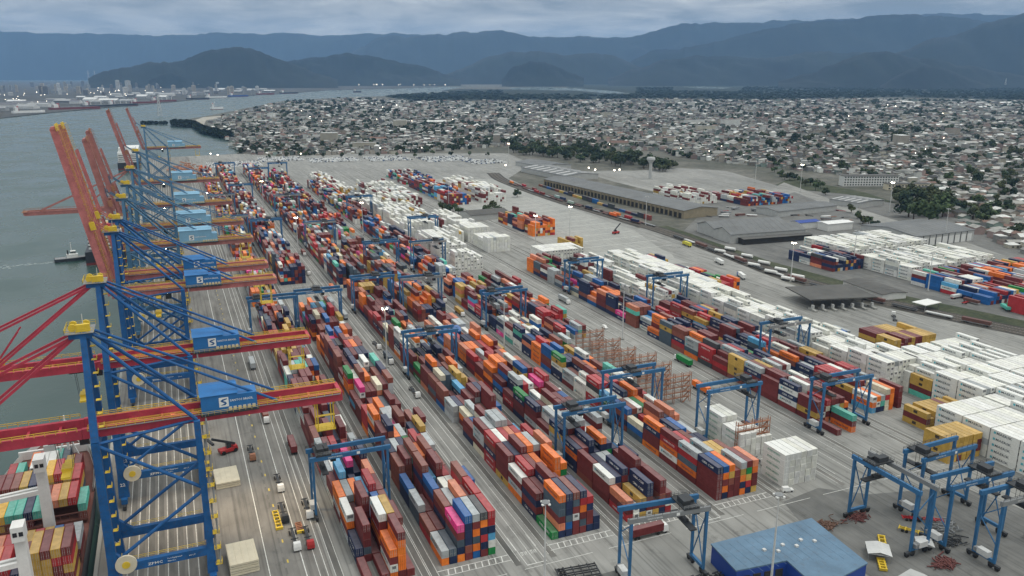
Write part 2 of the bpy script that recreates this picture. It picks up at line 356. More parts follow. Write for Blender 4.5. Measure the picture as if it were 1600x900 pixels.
for i in range(len(TRK) - 1): bd.quad(*[(*(TRK[j] + nrm[j] * d), -.006) for j, d in ((i, -4.5), (i, 15.5), (i + 1, 15.5), (i + 1, -4.5))])
struct(bd.build('rail_bed', M_bed))
for off, lab in ((0, 'innermost'), (5.2, 'middle'), (10.4, 'outermost')):
    bal = MB(); rl = MB(); sl_ = MB(); C = TRK + nrm * off
    for i in range(len(C) - 1):
        for mb, d0, d1, z in ((bal, -1.9, 1.9, .02), (rl, -.85, -.70, .20), (rl, .70, .85, .20)):
            p = [(*(C[j] + nrm[j] * d), z) for j, d in ((i, d0), (i, d1), (i + 1, d1), (i + 1, d0))]; mb.quad(*p)
        if C[i][1] < 620:
            for q in range(4):
                c = C[i] + (C[i + 1] - C[i]) * q / 4; sl_.bar((*(c - nrm[i] * 1.3), .08), (*(c + nrm[i] * 1.3), .08), .35, .15)
    o = thing('railway_track', f'{lab} curving railway track on brown ballast beside the access road', 'railway track', group='curving railway tracks')
    bal.build('ballast', M_ballast, o); rl.build('rail', M_rail, o); sl_.build('sleeper', M_sleeper, o)['kind'] = 'stuff'

# ------------------------------------------------------------------ mountains
M_mtn = ground_mat('mountain_forest', [(.003, .006, .006), (.006, .011, .009), (.012, .018, .014)], .0012, .95, 0, (1, 1, 1), 6, .3)
def vnoise(x, seed):
    r = np.random.RandomState(seed); T_ = r.rand(4096); i = np.floor(x).astype(int); f = x - i; f = f * f * (3 - 2 * f)
    return T_[i % 4096] * (1 - f) + T_[(i + 1) % 4096] * f
def vnoise2(x, y, seed):
    T_ = np.random.RandomState(seed).rand(256, 256); i = np.floor(x).astype(int); j = np.floor(y).astype(int); f = x - i; g = y - j; f = f * f * (3 - 2 * f); g = g * g * (3 - 2 * g)
    a = T_[i % 256, j % 256] * (1 - f) + T_[(i + 1) % 256, j % 256] * f; b = T_[i % 256, (j + 1) % 256] * (1 - f) + T_[(i + 1) % 256, (j + 1) % 256] * f
    return a * (1 - g) + b * g
def ridge(name, pts, dist, depth, seed, jag=1.0):
    """a forested range: crest line with spurs and gullies falling away on both sides"""
    P = np.array(pts, float); nx = max(70, int((P[-1, 0] - P[0, 0]) / 2.5)); X = np.linspace(P[0, 0], P[-1, 0], nx)
    Y = np.interp(X, P[:, 0], P[:, 1]); ker = np.array([.25, .5, .25]); Y = np.convolve(np.concatenate([[Y[0]], Y, [Y[-1]]]), ker, 'valid')
    ns = sum((vnoise(X / w_ + 31 * seed, seed + i_) - .5) * a_ for i_, (w_, a_) in enumerate(((40, 4.0), (17, 3.4), (7, 2.0), (3, 1.1))))
    Y = Y - ns * jag; nr_ = 27; rows = np.linspace(-1, 1, nr_); V = []
    D = np.array([ray(x, 450)[:2] for x in X]); D /= np.linalg.norm(D, axis=1)[:, None]; hor = dist / (D @ HEAD[:2])
    dd = np.array([ray(x, y) for x, y in zip(X, Y)]); top = np.maximum(CAMH + hor * dd[:, 2] / np.hypot(dd[:, 0], dd[:, 1]), 0)
    for r in rows:
        R = hor + depth * r; px_, py_ = D[:, 0] * R, D[:, 1] * R; k = 1 / (depth * .55)
        f = (vnoise2(px_ * k + 9, py_ * k * .5 + seed, seed) - .5) + .55 * (vnoise2(px_ * k * 2.3, py_ * k * 1.1, seed + 1) - .5) + .3 * (vnoise2(px_ * k * 5, py_ * k * 2.5, seed + 2) - .5)
        sh = (1 - abs(r)) ** 1.15; z = top * np.clip(sh + f * .55 * (1 - abs(r)) * min(1, abs(r) * 5), 0, max(.0, 1 - .55 * abs(r)))
        if abs(r) > .99: z = z * 0 - 3
        V += list(zip(px_, py_, z))
    F = [(a * nx + i, a * nx + i + 1, (a + 1) * nx + i + 1, (a + 1) * nx + i) for a in range(nr_ - 1) for i in range(nx - 1)]
    o = MB().pts(V, F).build(name, M_mtn); o.data.polygons.foreach_set('use_smooth', [True] * len(F))
    return struct(o)
ridge('mountain', [(-160, 49), (0, 48), (120, 53), (300, 56), (420, 52), (520, 55), (640, 52), (760, 60), (900, 80)], 22000, 1500, 1, .8)
ridge('mountain', [(540, 110), (565, 85), (600, 60), (622, 54), (650, 59), (682, 53), (706, 56), (730, 50), (760, 46), (790, 50), (822, 56), (860, 57), (950, 58), (985, 54), (1010, 48), (1045, 38), (1085, 36), (1150, 33), (1220, 33), (1290, 29), (1370, 25), (1440, 22), (1560, 30), (1700, 40)], 18500, 1800, 2)
ridge('mountain', [(930, 118), (975, 92), (1005, 79), (1060, 72), (1110, 62), (1160, 48), (1205, 38), (1280, 31), (1330, 27), (1375, 23), (1420, 24), (1470, 30), (1560, 50), (1700, 70)], 14500, 1500, 3)
ridge('mountain', [(690, 122), (735, 103), (770, 90), (800, 83), (838, 80), (870, 84), (910, 83), (945, 85), (975, 100), (1010, 118)], 13000, 1100, 4)
ridge('mountain', [(940, 122), (975, 108), (1010, 95), (1060, 87), (1110, 87), (1170, 91), (1210, 86), (1260, 82), (1330, 84), (1420, 92), (1560, 110)], 11500, 1000, 5)
ridge('mountain', [(1280, 122), (1330, 96), (1375, 76), (1410, 62), (1440, 53), (1478, 38), (1512, 27), (1545, 18), (1572, 23), (1605, 17), (1680, 12), (1800, 30)], 11000, 1300, 6)
ridge('hill', [(180, 122), (215, 109), (250, 101), (300, 98), (330, 90), (362, 79), (398, 72), (425, 77), (455, 90), (485, 103), (520, 116), (545, 124)], 9700, 800, 7)
ridge('hill', [(420, 122), (450, 103), (480, 95), (520, 90), (560, 86), (592, 85), (625, 92), (655, 100), (695, 113), (725, 124)], 11200, 700, 13)
ridge('hill', [(785, 124), (800, 105), (828, 98), (855, 102), (885, 114), (905, 124)], 10300, 440, 8)
ridge('hill', [(1190, 130), (1235, 114), (1270, 100), (1308, 83), (1345, 81), (1385, 90), (1420, 95), (1480, 106), (1560, 120), (1620, 130)], 9200, 620, 9)
ridge('hill', [(1340, 133), (1370, 114), (1400, 103), (1430, 107), (1462, 120), (1500, 133)], 8500, 380, 10)
ridge('hill', [(268, 126), (285, 117), (302, 113), (318, 119), (332, 126)], 9000, 260, 11, .4)
ridge('hill', [(-60, 120), (-10, 115), (10, 120), (24, 128), (34, 137)], 5600, 300, 12, .4)
hz = bpy.data.materials.new('haze'); hz.use_nodes = True; t = hz.node_tree; t.nodes.clear()
pv = t.nodes.new('ShaderNodeVolumePrincipled'); pv.inputs['Color'].default_value = (.34, .60, 1.0, 1); pv.inputs['Density'].default_value = 3.5e-5; pv.inputs['Anisotropy'].default_value = .1
t.links.new(pv.outputs[0], t.nodes.new('ShaderNodeOutputMaterial').inputs['Volume'])
o = MB().box(-23000, -1500, -8, 32000, 32000, 1900).build('haze', hz); o['kind'] = 'stuff'
# ------------------------------------------------------------------ containers
PAL = dict(maroon=(.165, .035, .035), brown=(.22, .072, .052), red=(.40, .035, .04), orange=(.80, .19, .03), salmon=(.62, .22, .12), navy=(.022, .034, .085),
           blue=(.02, .115, .34), sky=(.10, .36, .60), slate=(.075, .105, .135), grey=(.40, .43, .44), white=(.72, .73, .70), mustard=(.50, .32, .075),
           yellow=(.74, .44, .05), green=(.02, .22, .06), teal=(.11, .46, .37), pink=(.76, .06, .27), cream=(.62, .58, .45), charcoal=(.055, .06, .065))
WORDS = dict(maroon='dark maroon', brown='rusty brown', red='bright red', orange='vivid orange', salmon='faded salmon', navy='navy blue', blue='royal blue', sky='sky blue',
             slate='slate blue', grey='light grey', white='white', mustard='mustard yellow', yellow='bright yellow', green='green', teal='pale teal', pink='hot pink', cream='cream', charcoal='charcoal')
MIX = dict(std=dict(maroon=33, brown=10, navy=18, orange=10, white=8, grey=9, red=7, mustard=5, blue=5, slate=4, green=2, sky=2, teal=1.5, pink=2, salmon=3, cream=2, charcoal=1),
           warm=dict(maroon=26, orange=20, brown=10, mustard=8, red=8, navy=8, cream=6, white=5, salmon=6, green=2, teal=2, blue=2),
           reefer=dict(white=30, grey=1), reefmix=dict(white=14, grey=2, maroon=3, mustard=1), msc=dict(mustard=10, maroon=4, brown=1), right=dict(maroon=24, white=14, grey=6, navy=12, blue=10, red=9, orange=6, mustard=5, sky=4, green=2, teal=1))
CW, CL, CT, CP, BP = 2.44, 12.19, 2.60, 2.62, 12.65          # width, length, height, column pitch, bay pitch
LOGO = dict(navy=('CMA CGM', 'white', 1.25), orange=('Hapag-Lloyd', 'navy', 1.2), red=('HAMBURG SÜD', 'white', 1.1), green=('EVERGREEN', 'white', 1.2), white=('MAERSK', 'ink', 1.35), grey=('MAERSK', 'ink', 1.2), pink=('ONE', 'white', 1.4), mustard=('msc', 'dark', 1.0))
M_ink = {'white': mat('letter_white', (.75, .76, .74), .7, var=.05), 'navy': mat('letter_navy', (.02, .03, .09), .7, var=.05), 'ink': mat('letter_ink', (.05, .07, .09), .7, var=.05),
         'dark': mat('letter_dark', (.05, .035, .02), .7, var=.05), 'teal': mat('letter_teal', (.10, .42, .50), .7, var=.05), 'green': mat('letter_green', (.02, .26, .16), .7, var=.05)}
M_cont = {k: mat('container_' + k, v, .6, var=.07 if k == 'white' else .2, scale=.45, dirt=.06 if k == 'white' else .16, spec=.12) for k, v in PAL.items()}
FADE = {k: tuple(.78 * c + .22 * q for c, q in zip(v, (.36, .34, .34))) if k not in ('white', 'cream', 'grey') else v for k, v in PAL.items()}   # roofs: pale sheen of the sky painted in, along with dust and bleaching
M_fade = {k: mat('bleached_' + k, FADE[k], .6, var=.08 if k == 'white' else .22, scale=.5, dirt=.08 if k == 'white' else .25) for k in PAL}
M_steelbar = mat('galvanised', (.42, .42, .41), .5, .3)
M_stack = attr_mat('stacked_containers', .6, .16, .45, .12); M_stack.node_tree.nodes['Principled BSDF'].inputs['Specular IOR Level'].default_value = .15
def container_mesh():
    mb = MB(); h = CW / 2; e_ = .16
    # frame: corner posts, rails; panels set back with trapezoid ribs
    for x in (-h, h - e_):
        for y in (0, CL - e_): mb.box(x, y, 0, x + e_, y + e_, CT)
        for z, w in ((0, .18), (CT - .12, .12)): mb.box(x + .004, e_, z + .004, x + e_ - .004, CL - e_, z + w - .004)
    for y in (0, CL - e_):
        for z, w in ((0, .2), (CT - .14, .14)): mb.box(-h + e_, y + .004, z + .004, h - e_, y + e_ - .004, z + w - .004)
    for sx in (-1, 1):
        n_ = 22; ys = []; xs = []
        for i in range(n_):
            y0 = e_ + (CL - 2 * e_) * i / n_; d = (CL - 2 * e_) / n_
            ys += [y0, y0 + d * .3, y0 + d * .5, y0 + d * .8]; xs += [.03, .03, .085, .085]
        ys.append(CL - e_); xs.append(.03)
        P = [(sx * (h - x), y, z) for z in (.18, CT - .12) for x, y in zip(xs, ys)]; m_ = len(ys)
        F = [(i, i + 1, m_ + i + 1, m_ + i) if sx > 0 else (i + 1, i, m_ + i, m_ + i + 1) for i in range(m_ - 1)]
        mb.pts(P, F)
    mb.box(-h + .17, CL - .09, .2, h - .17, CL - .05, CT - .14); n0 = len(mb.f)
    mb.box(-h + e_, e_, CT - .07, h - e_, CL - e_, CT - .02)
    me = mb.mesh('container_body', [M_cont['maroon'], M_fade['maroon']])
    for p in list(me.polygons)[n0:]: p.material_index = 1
    return me
def door_mesh(side):
    mb = MB(); x0 = -CW / 2 + .17 if side < 0 else .01; x1 = -.01 if side < 0 else CW / 2 - .17
    mb.box(x0, .05, .21, x1, .09, CT - .15)
    return mb.mesh('container_door', M_cont['maroon'])
def bars_mesh():
    mb = MB()
    for x in (-.85, -.38, .38, .85):
        mb.box(x - .035, -.0, .12, x + .035, .045, CT - .08)
        mb.box(x - .16, -.012, 1.0, x + .05, .03, 1.12)
    return mb.mesh('locking_bars', M_steelbar)
ME_BODY, ME_DOORS, ME_BARS = container_mesh(), (door_mesh(-1), door_mesh(1)), bars_mesh()
def unit_mesh():
    return MB().box(-.95, -.03, 1.25, .95, .05, 2.3).tube((-.45, -.06, 1.8), (-.45, -.02, 1.8), .4, n=12).tube((.45, -.06, 1.8), (.45, -.02, 1.8), .4, n=12).mesh('cooling_unit', mat('unit_grey', (.17, .175, .18), .6))
ME_UNIT = unit_mesh()
def reuse(me, m):
    """the same shape under another paint, shared by all of that colour"""
    key = (me.name, m.name)
    if key not in _txt:
        c = me.copy(); c.materials[0] = m
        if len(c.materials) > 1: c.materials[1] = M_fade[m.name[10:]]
        _txt[key] = c
    return _txt[key]
def logo_geometry(color, kind=None):
    """lettering on both long sides of a container, in its own coordinates"""
    key = ('logo', color, kind)
    if key in _txt: return _txt[key]
    word, ink, size = LOGO[color]
    if kind == 'evergreen': word, ink, size = 'EVERGREEN', 'green', .95
    mb = MB(); sq = MB()
    for sx in (-1, 1):
        x = sx * (CW / 2 + .012)
        if word == 'msc':
            y0 = 5.0 if sx < 0 else 7.2
            mb.quad(*[(x, y0 + (-sx) * 0 + dy, z) for dy, z in ((0, .75), (2.0, .75), (2.0, 2.05), (0, 2.05))][::(1 if sx > 0 else -1)])
        else:
            L = min(7.6, size * len(word) * .8)
            if sx < 0: add_text(mb, word, size, (x, 9.6, .95), (0, -1, 0), .15 if word == 'CMA CGM' else 0, L)
            else: add_text(mb, word, size, (x, 2.6, .95), (0, 1, 0), .15 if word == 'CMA CGM' else 0, L)
            if word == 'MAERSK':
                y0 = 10.9 if sx < 0 else 1.3
                mb_ = [(x, y0 - sx * 0 + d, z) for d, z in ((0, .9), (-.95 if sx < 0 else .95, .9), (-.95 if sx < 0 else .95, 1.85), (0, 1.85))]; sq.quad(*mb_)
    r = (mb, sq if sq.v else None, ink); _txt[key] = r; return r
def logo_mesh(color, kind=None):
    """one lettering mesh and one emblem mesh for each long side"""
    key = ('logomesh', color, kind)
    if key not in _txt:
        mb, sq, ink = logo_geometry(color, kind); out = []
        for src, nm, m in ((mb, 'lettering', M_ink[ink]), (sq, 'emblem', M_ink['teal'])):
            for sd_ in (-1, 1) if src else ():
                keep = [i for i, p in enumerate(src.v) if p[0] * sd_ > 0]; ix = {o: n for n, o in enumerate(keep)}
                out.append((nm, MB().pts([src.v[i] for i in keep], [tuple(ix[i] for i in f) for f in src.f if f[0] in ix]).mesh(nm, m)))
        _txt[key] = out
    return _txt[key]
def place_container(x, y, z, color, label, group, cat='container', kind=None, logo=True, flip=False):
    """x: middle of the width, y: near end"""
    o = put('shipping_container', reuse(ME_BODY, M_cont[color]), None, (x, y, z))
    if flip: o.rotation_euler = (0, 0, math.pi); o.location = (x, y + CL, z)
    tag(o, label, cat, group)
    for d in ME_DOORS:
        dd = put('door', reuse(d, M_cont[color]), o)
    put('locking_bars', ME_BARS, o)
    if color == 'white' and kind != 'evergreen' and rnd.random() < .6: put('cooling_unit', ME_UNIT, o)
    if logo and color in LOGO:
        for nm, me in logo_mesh(color, kind): put(nm, me, o)
    return o

class Block:
    def __init__(s, key, where, x0, ncol, y0, nbay, mix='std', h=(3, 6), gaps=(), seed=1, front=None, logo=None, tall=1.0):
        s.key, s.where, s.x0, s.ncol, s.y0, s.nbay, s.mix, s.logo = key, where, x0, ncol, y0, nbay, mix, logo
        r = random.Random(seed); s.cell = {}
        base = vnoise(np.arange(nbay) / 2.6 + seed * 13.7, seed)
        names = list(MIX[mix]); wts = [MIX[mix][n] for n in names]
        for b in range(nbay):
            if any(g0 <= b < g1 for g0, g1 in gaps): continue
            bay_h = h[0] + (h[1] - h[0]) * base[b]
            run = r.choices(names, wts)[0]
            for c in range(ncol):
                k = int(round(bay_h + r.gauss(0, .95 * tall))); k = max(0, min(h[1], k))
                if r.random() < .035 * tall: k = 0
                if r.random() < .2: run = r.choices(names, wts)[0]
                st_ = [run if r.random() < .5 else r.choices(names, wts)[0] for _ in range(k)]
                s.cell[(c, b)] = st_
        if front:
            for (c, b), st_ in front.items(): s.cell[(c, b)] = st_
    def ht(s, c, b): return len(s.cell.get((c, b), ()))
    def pos(s, c, b, t): return s.x0 + CW / 2 + c * CP, s.y0 + b * BP, t * CT
o_, m_, n_, w_, g_ = 'orange', 'maroon', 'navy', 'white', 'grey'
F_A = {(0, 0): [m_], (1, 0): [], (2, 0): [m_], (3, 0): [o_, w_, m_, o_], (4, 0): [m_, o_, o_, o_, o_, m_], (5, 0): [m_],
       (0, 1): [n_, n_], (1, 1): [m_, 'slate', m_, m_, m_], (2, 1): [m_], (3, 1): [m_, m_, o_, 'red', m_, w_], (4, 1): [n_, o_, o_, o_, n_, 'mustard'], (5, 1): [m_, m_, m_, w_, m_],
       (0, 2): [g_, m_, o_, w_], (1, 2): [n_, n_, m_], (2, 2): [m_, m_, n_, m_, m_, m_], (3, 2): [m_, 'blue', n_], (4, 2): [g_, n_, 'blue', 'blue'], (5, 2): ['blue', n_, m_, 'brown'],
       (0, 3): [m_, g_, o_, o_], (1, 3): [m_, o_, o_, g_], (2, 3): [m_, m_, o_, o_], (3, 3): [m_, n_, m_, 'sky'], (4, 3): [m_, m_, m_, m_, 'red'], (5, 3): [m_, m_, m_, m_]}
F_B = {(0, 0): [o_, g_], (1, 0): [n_, 'slate'], (2, 0): [o_, n_, 'slate', m_, 'pink'], (3, 0): [m_, 'brown', n_, n_, n_, 'blue'], (4, 0): ['blue', o_, 'slate', o_, m_, g_],
       (5, 0): [m_, n_, 'red', n_, 'orange', 'charcoal'], (6, 0): ['green', w_, 'sky', n_, 'red', 'red'],
       (0, 1): ['red', 'brown'], (1, 1): [m_, m_], (2, 1): [n_, m_, n_, m_, 'brown'], (3, 1): [m_, n_, m_, 'slate', g_], (4, 1): [m_, m_, o_, m_, n_, 'salmon'], (5, 1): [m_, m_, m_, 'brown', m_], (6, 1): [m_, m_, m_, 'red', 'brown', 'red'],
       (0, 2): ['slate', 'slate', g_], (1, 2): [n_, m_], (2, 2): [m_, n_, m_, n_, 'blue'], (3, 2): [m_, m_, 'red'], (4, 2): [m_, g_, w_, w_], (5, 2): [m_, m_, m_, w_], (6, 2): [m_, m_, m_, m_, 'red', 'brown'],
       (0, 3): [n_, n_, 'blue'], (1, 3): ['grey'], (2, 3): [m_, m_, m_, n_, m_, 'brown'], (3, 3): ['sky', 'sky', 'slate', 'sky'], (4, 3): [m_, m_, m_, m_, m_, m_], (5, 3): [m_, m_, m_, 'red'], (6, 3): [m_, m_, m_]}
F_C = {(0, 0): ['green'], (1, 0): [n_, 'salmon', m_, 'slate', 'slate', o_], (2, 0): [n_, 'blue', 'slate', n_, n_, n_], (3, 0): [m_, m_, w_, m_, 'slate', 'brown'], (4, 0): [m_, 'slate', m_, o_, 'red', n_],
       (5, 0): [n_, m_, m_, n_, 'red'], (6, 0): [n_, n_], (0, 1): [n_, m_, n_, m_], (1, 1): [n_, m_, m_, m_], (2, 1): [m_, 'brown', m_, n_, n_, m_], (3, 1): [m_, m_], (4, 1): [m_, m_, 'mustard', m_], (5, 1): ['mustard', m_, n_], (6, 1): ['teal'],
       (0, 2): ['orange', g_, m_, w_], (1, 2): [m_, m_, g_, 'red', 'red'], (2, 2): [m_, n_, m_, m_, m_], (3, 2): [n_, n_, m_, m_, o_], (4, 2): [m_, m_, m_]}
F_CP = {(0, 0): ['red', m_, 'salmon'], (1, 0): [w_, w_], (2, 0): ['mustard', n_, 'mustard'], (3, 0): [w_, m_, 'brown', n_, n_], (4, 0): ['mustard', m_], (5, 0): [n_, m_, 'brown', m_, m_], (6, 0): ['red', w_, m_],
        (0, 1): [m_, m_, m_, w_], (1, 1): [m_, m_, 'brown', n_], (2, 1): [m_, n_, m_, m_, n_], (3, 1): [n_, m_, n_], (4, 1): [m_, m_, m_, 'red', m_, m_], (5, 1): [m_, m_, m_], (6, 1): [m_, m_, m_, m_]}
F_D = {(0, 0): [m_, m_, m_, m_, n_], (1, 0): [n_, o_, m_, o_, 'blue'], (2, 0): [m_, m_, 'brown', 'mustard', o_], (3, 0): [m_, m_, m_, m_], (4, 0): [o_, n_, o_, 'mustard', g_], (5, 0): [n_, 'red', 'mustard', 'green', m_], (6, 0): ['mustard', m_, m_, o_, 'salmon'],
       (0, 1): [m_, o_, 'slate', 'red', g_], (1, 1): [m_, m_, m_], (2, 1): [m_, m_, m_, m_, g_], (3, 1): [m_, m_], (4, 1): [m_, o_, m_, 'mustard'], (5, 1): [m_, 'mustard', m_, 'mustard'], (6, 1): [m_, m_, m_, 'brown'],
       (0, 2): [m_, w_, o_, 'red', m_], (0, 3): [o_, m_, m_, n_, o_], (1, 2): ['brown', m_, m_, m_], (2, 2): [m_, m_, m_, 'red']}
Y0 = 215.0
BLOCKS = [
    Block('A', 'in first block from quay', 42.0, 6, Y0 - 1, 90, 'std', (3, 5), ((24, 26), (37, 39), (60, 61)), 3, F_A),
    Block('B', 'in second block from quay', 66.6, 7, Y0, 90, 'std', (3, 6), ((23, 30), (58, 60)), 8, F_B),
    Block('C', 'in third block from quay', 104.8, 7, Y0, 88, 'std', (3, 6), ((26, 28), (55, 57)), 12, F_C),
    Block('CP', 'in fourth block from quay', 133.5, 7, Y0, 82, 'std', (2, 6), ((19, 20), (40, 42)), 15, F_CP),
    Block('D', 'in fifth block from quay', 170.8, 7, Y0, 72, 'std', (3, 5), ((25, 27), (46, 48)), 21, F_D),
    Block('DR', 'in sixth block from quay', 200.0, 6, 213.5, 5, 'reefer', (4, 5), ((1, 2), (4, 5)), 22, {(c, 0): [w_] * 5 for c in range(6)} | {(c, 2): [w_] * (4 if c < 3 else 3) for c in range(6)} | {(c, 3): [w_] * (5 if c < 3 else 2) for c in range(6)}, 'evergreen', .4),
    Block('DS', 'in sixth block from quay', 200.0, 6, 400, 11, 'std', (2, 4), (), 24),
    Block('DT', 'in sixth block from quay', 198.0, 9, 585, 28, 'reefer', (3, 6), ((2, 3), (9, 11)), 25),
    Block('DU', 'in sixth block from quay', 192.0, 8, 960, 22, 'reefmix', (2, 4), ((3, 5),), 26),
    Block('E', 'in seventh block from quay', 252.0, 7, 240, 26, 'std', (3, 5), (), 31, {(3, 0): ['orange', m_, 'teal'], (4, 0): [], (5, 0): [], (6, 0): [], (2, 0): [], (1, 0): [], (0, 0): [m_], (0, 1): [m_, 'mustard', m_, m_]}),
    Block('EP', 'in eighth block from quay', 284.0, 7, 252, 14, 'std', (3, 4), (), 33),
    Block('EQ', 'in eighth block from quay', 284.0, 7, 430, 10, 'reefmix', (3, 5), (), 34),
    Block('W', 'in long white wall block', 308.5, 9, 268, 22, 'reefer', (5, 6), (), 36, None, None, .42),
    Block('X', 'in white block beside gate', 320.0, 24, 201, 7, 'reefer', (4, 6), (), 37, {(0, 4): ['teal', m_, 'mustard', 'mustard']}, None, .5),
    Block('Y', 'in striped block above workshop', 273.0, 7, 203, 1, 'msc', (4, 4), (), 38, None, None, .1),
    Block('YW', 'in white block above workshop', 292.5, 10, 176, 4, 'reefer', (5, 5), (), 39, None, None, .2),
    Block('YX', 'in white block by picture edge', 320.0, 16, 171, 2, 'reefer', (4, 5), (), 66, None, None, .2),
    Block('YY', 'in low yellow row', 291.0, 10, 229, 1, 'msc', (2, 3), (), 67, None, None, .2),
    Block('Z', 'in yellow block near railway', 352.0, 12, 303, 2, 'msc', (3, 5), (), 40, None, None, .4),
    Block('ZM', 'in maroon row near gate', 340.0, 4, 332, 2, 'std', (2, 3), (), 41),
    Block('R2', 'in reefer row by empty yard', 247.0, 8, 640, 13, 'reefer', (4, 5), ((3, 4), (6, 7), (9, 10)), 42, None, None, .15),
    Block('R3', 'in patterned reefer stack', 268.0, 14, 572, 2, 'reefer', (5, 5), (), 43, None, None, .2),
    Block('R4', 'in red and white stack', 284.0, 10, 548, 1, 'reefmix', (3, 5), (), 44),
    Block('H1', 'in far mixed stack', 300.0, 10, 900, 14, 'right', (4, 6), (), 45, None, None, .6),
    Block('H2', 'in far white stack', 342.0, 12, 905, 12, 'reefmix', (4, 6), (), 46, None, None, .6),
    Block('H3', 'in red stack by trees', 312.0, 9, 690, 7, 'warm', (3, 6), (), 47),
    Block('R5', 'in pale stack by far lane', 226.0, 16, 905, 14, 'reefmix', (3, 5), ((4, 5), (9, 10)), 60),
    Block('R6', 'in small white row', 230.0, 5, 690, 15, 'reefmix', (3, 5), ((2, 4), (7, 8)), 61),
    Block('EX', 'in white block past white wall', 336.0, 8, 440, 9, 'right', (2, 5), ((2, 3), (6, 7)), 63),
    Block('H4', 'in far mixed stack beyond', 300.0, 16, 1100, 8, 'right', (2, 4), ((3, 4),), 64),
    Block('H5', 'in yellow stack on pale yard', 316.0, 5, 620, 2, 'msc', (3, 4), (), 65),
    Block('F1', 'in stack behind long warehouse', 560.0, 16, 795, 6, 'reefmix', (3, 6), (), 48),
    Block('F2', 'in stack behind long warehouse', 618.0, 26, 760, 6, 'right', (2, 4), (), 49),
    Block('G1', 'in stack beside railway', 470.0, 12, 470, 4, 'std', (2, 4), (), 50),
    Block('G2', 'in white reefer rows', 502.0, 34, 425, 9, 'reefer', (4, 5), ((4, 5),), 51, None, None, .42),
    Block('G3', 'in coloured rear stack', 496.0, 46, 306, 9, 'right', (2, 4), ((3, 4),), 52),
]
GRID = {}
for B_ in BLOCKS:
    for (c, b), st_ in B_.cell.items():
        x, y, z = B_.pos(c, b, 0)
        for yy in range(int(y // 3), int((y + CL) // 3) + 1): GRID[(int(x // CP), yy)] = max(GRID.get((int(x // CP), yy), 0), len(st_) * CT)
def hidden(p):
    """does a stack stand between this point and the camera position"""
    d = np.array([0, 0, CAMH]) - np.array(p); L = np.linalg.norm(d); d /= L; k = 2.0
    while k < 90:
        q = p + d * k
        if q[2] > 17: return False
        if GRID.get((int(q[0] // CP), int(q[1] // 3)), 0) > q[2] + .2: return True
        k += 1.3
    return False
cand = []; rest = []
for B_ in BLOCKS:
    for (c, b), st_ in B_.cell.items():
        H_ = len(st_)
        for t_, colr in enumerate(st_):
            top = t_ == H_ - 1; lf = B_.ht(c - 1, b) <= t_; rt = B_.ht(c + 1, b) <= t_; nr = B_.ht(c, b - 1) <= t_; fr = B_.ht(c, b + 1) <= t_
            if not (top or lf or rt or nr or fr): continue
            x, y, z = B_.pos(c, b, t_); u, v, w = seen((x, y + 6, z + 1.3))
            area = 0.0
            if -30 < u < 1630 and -30 < v < 925 and w > 0:
                k_ = (FPX / w) ** 2
                for flag, a_, p_ in ((top, CW * CL * (CAMH - z) / w, (x, y + 6, z + CT)), (lf, CL * CT * x / w, (x - CW / 2 - .1, y + 6, z + 1.3)), (nr, CW * CT * y / w, (x, y - .3, z + 1.3))):
                    if flag and a_ > 0 and w < 520 and not hidden(np.array(p_, float)): area += a_ * k_
            cand.append((area, B_, c, b, t_, colr, lf, nr))
cand.sort(key=lambda q: -q[0])
BIG = 215
stuff = {}; letters = {}
yard_group = {}
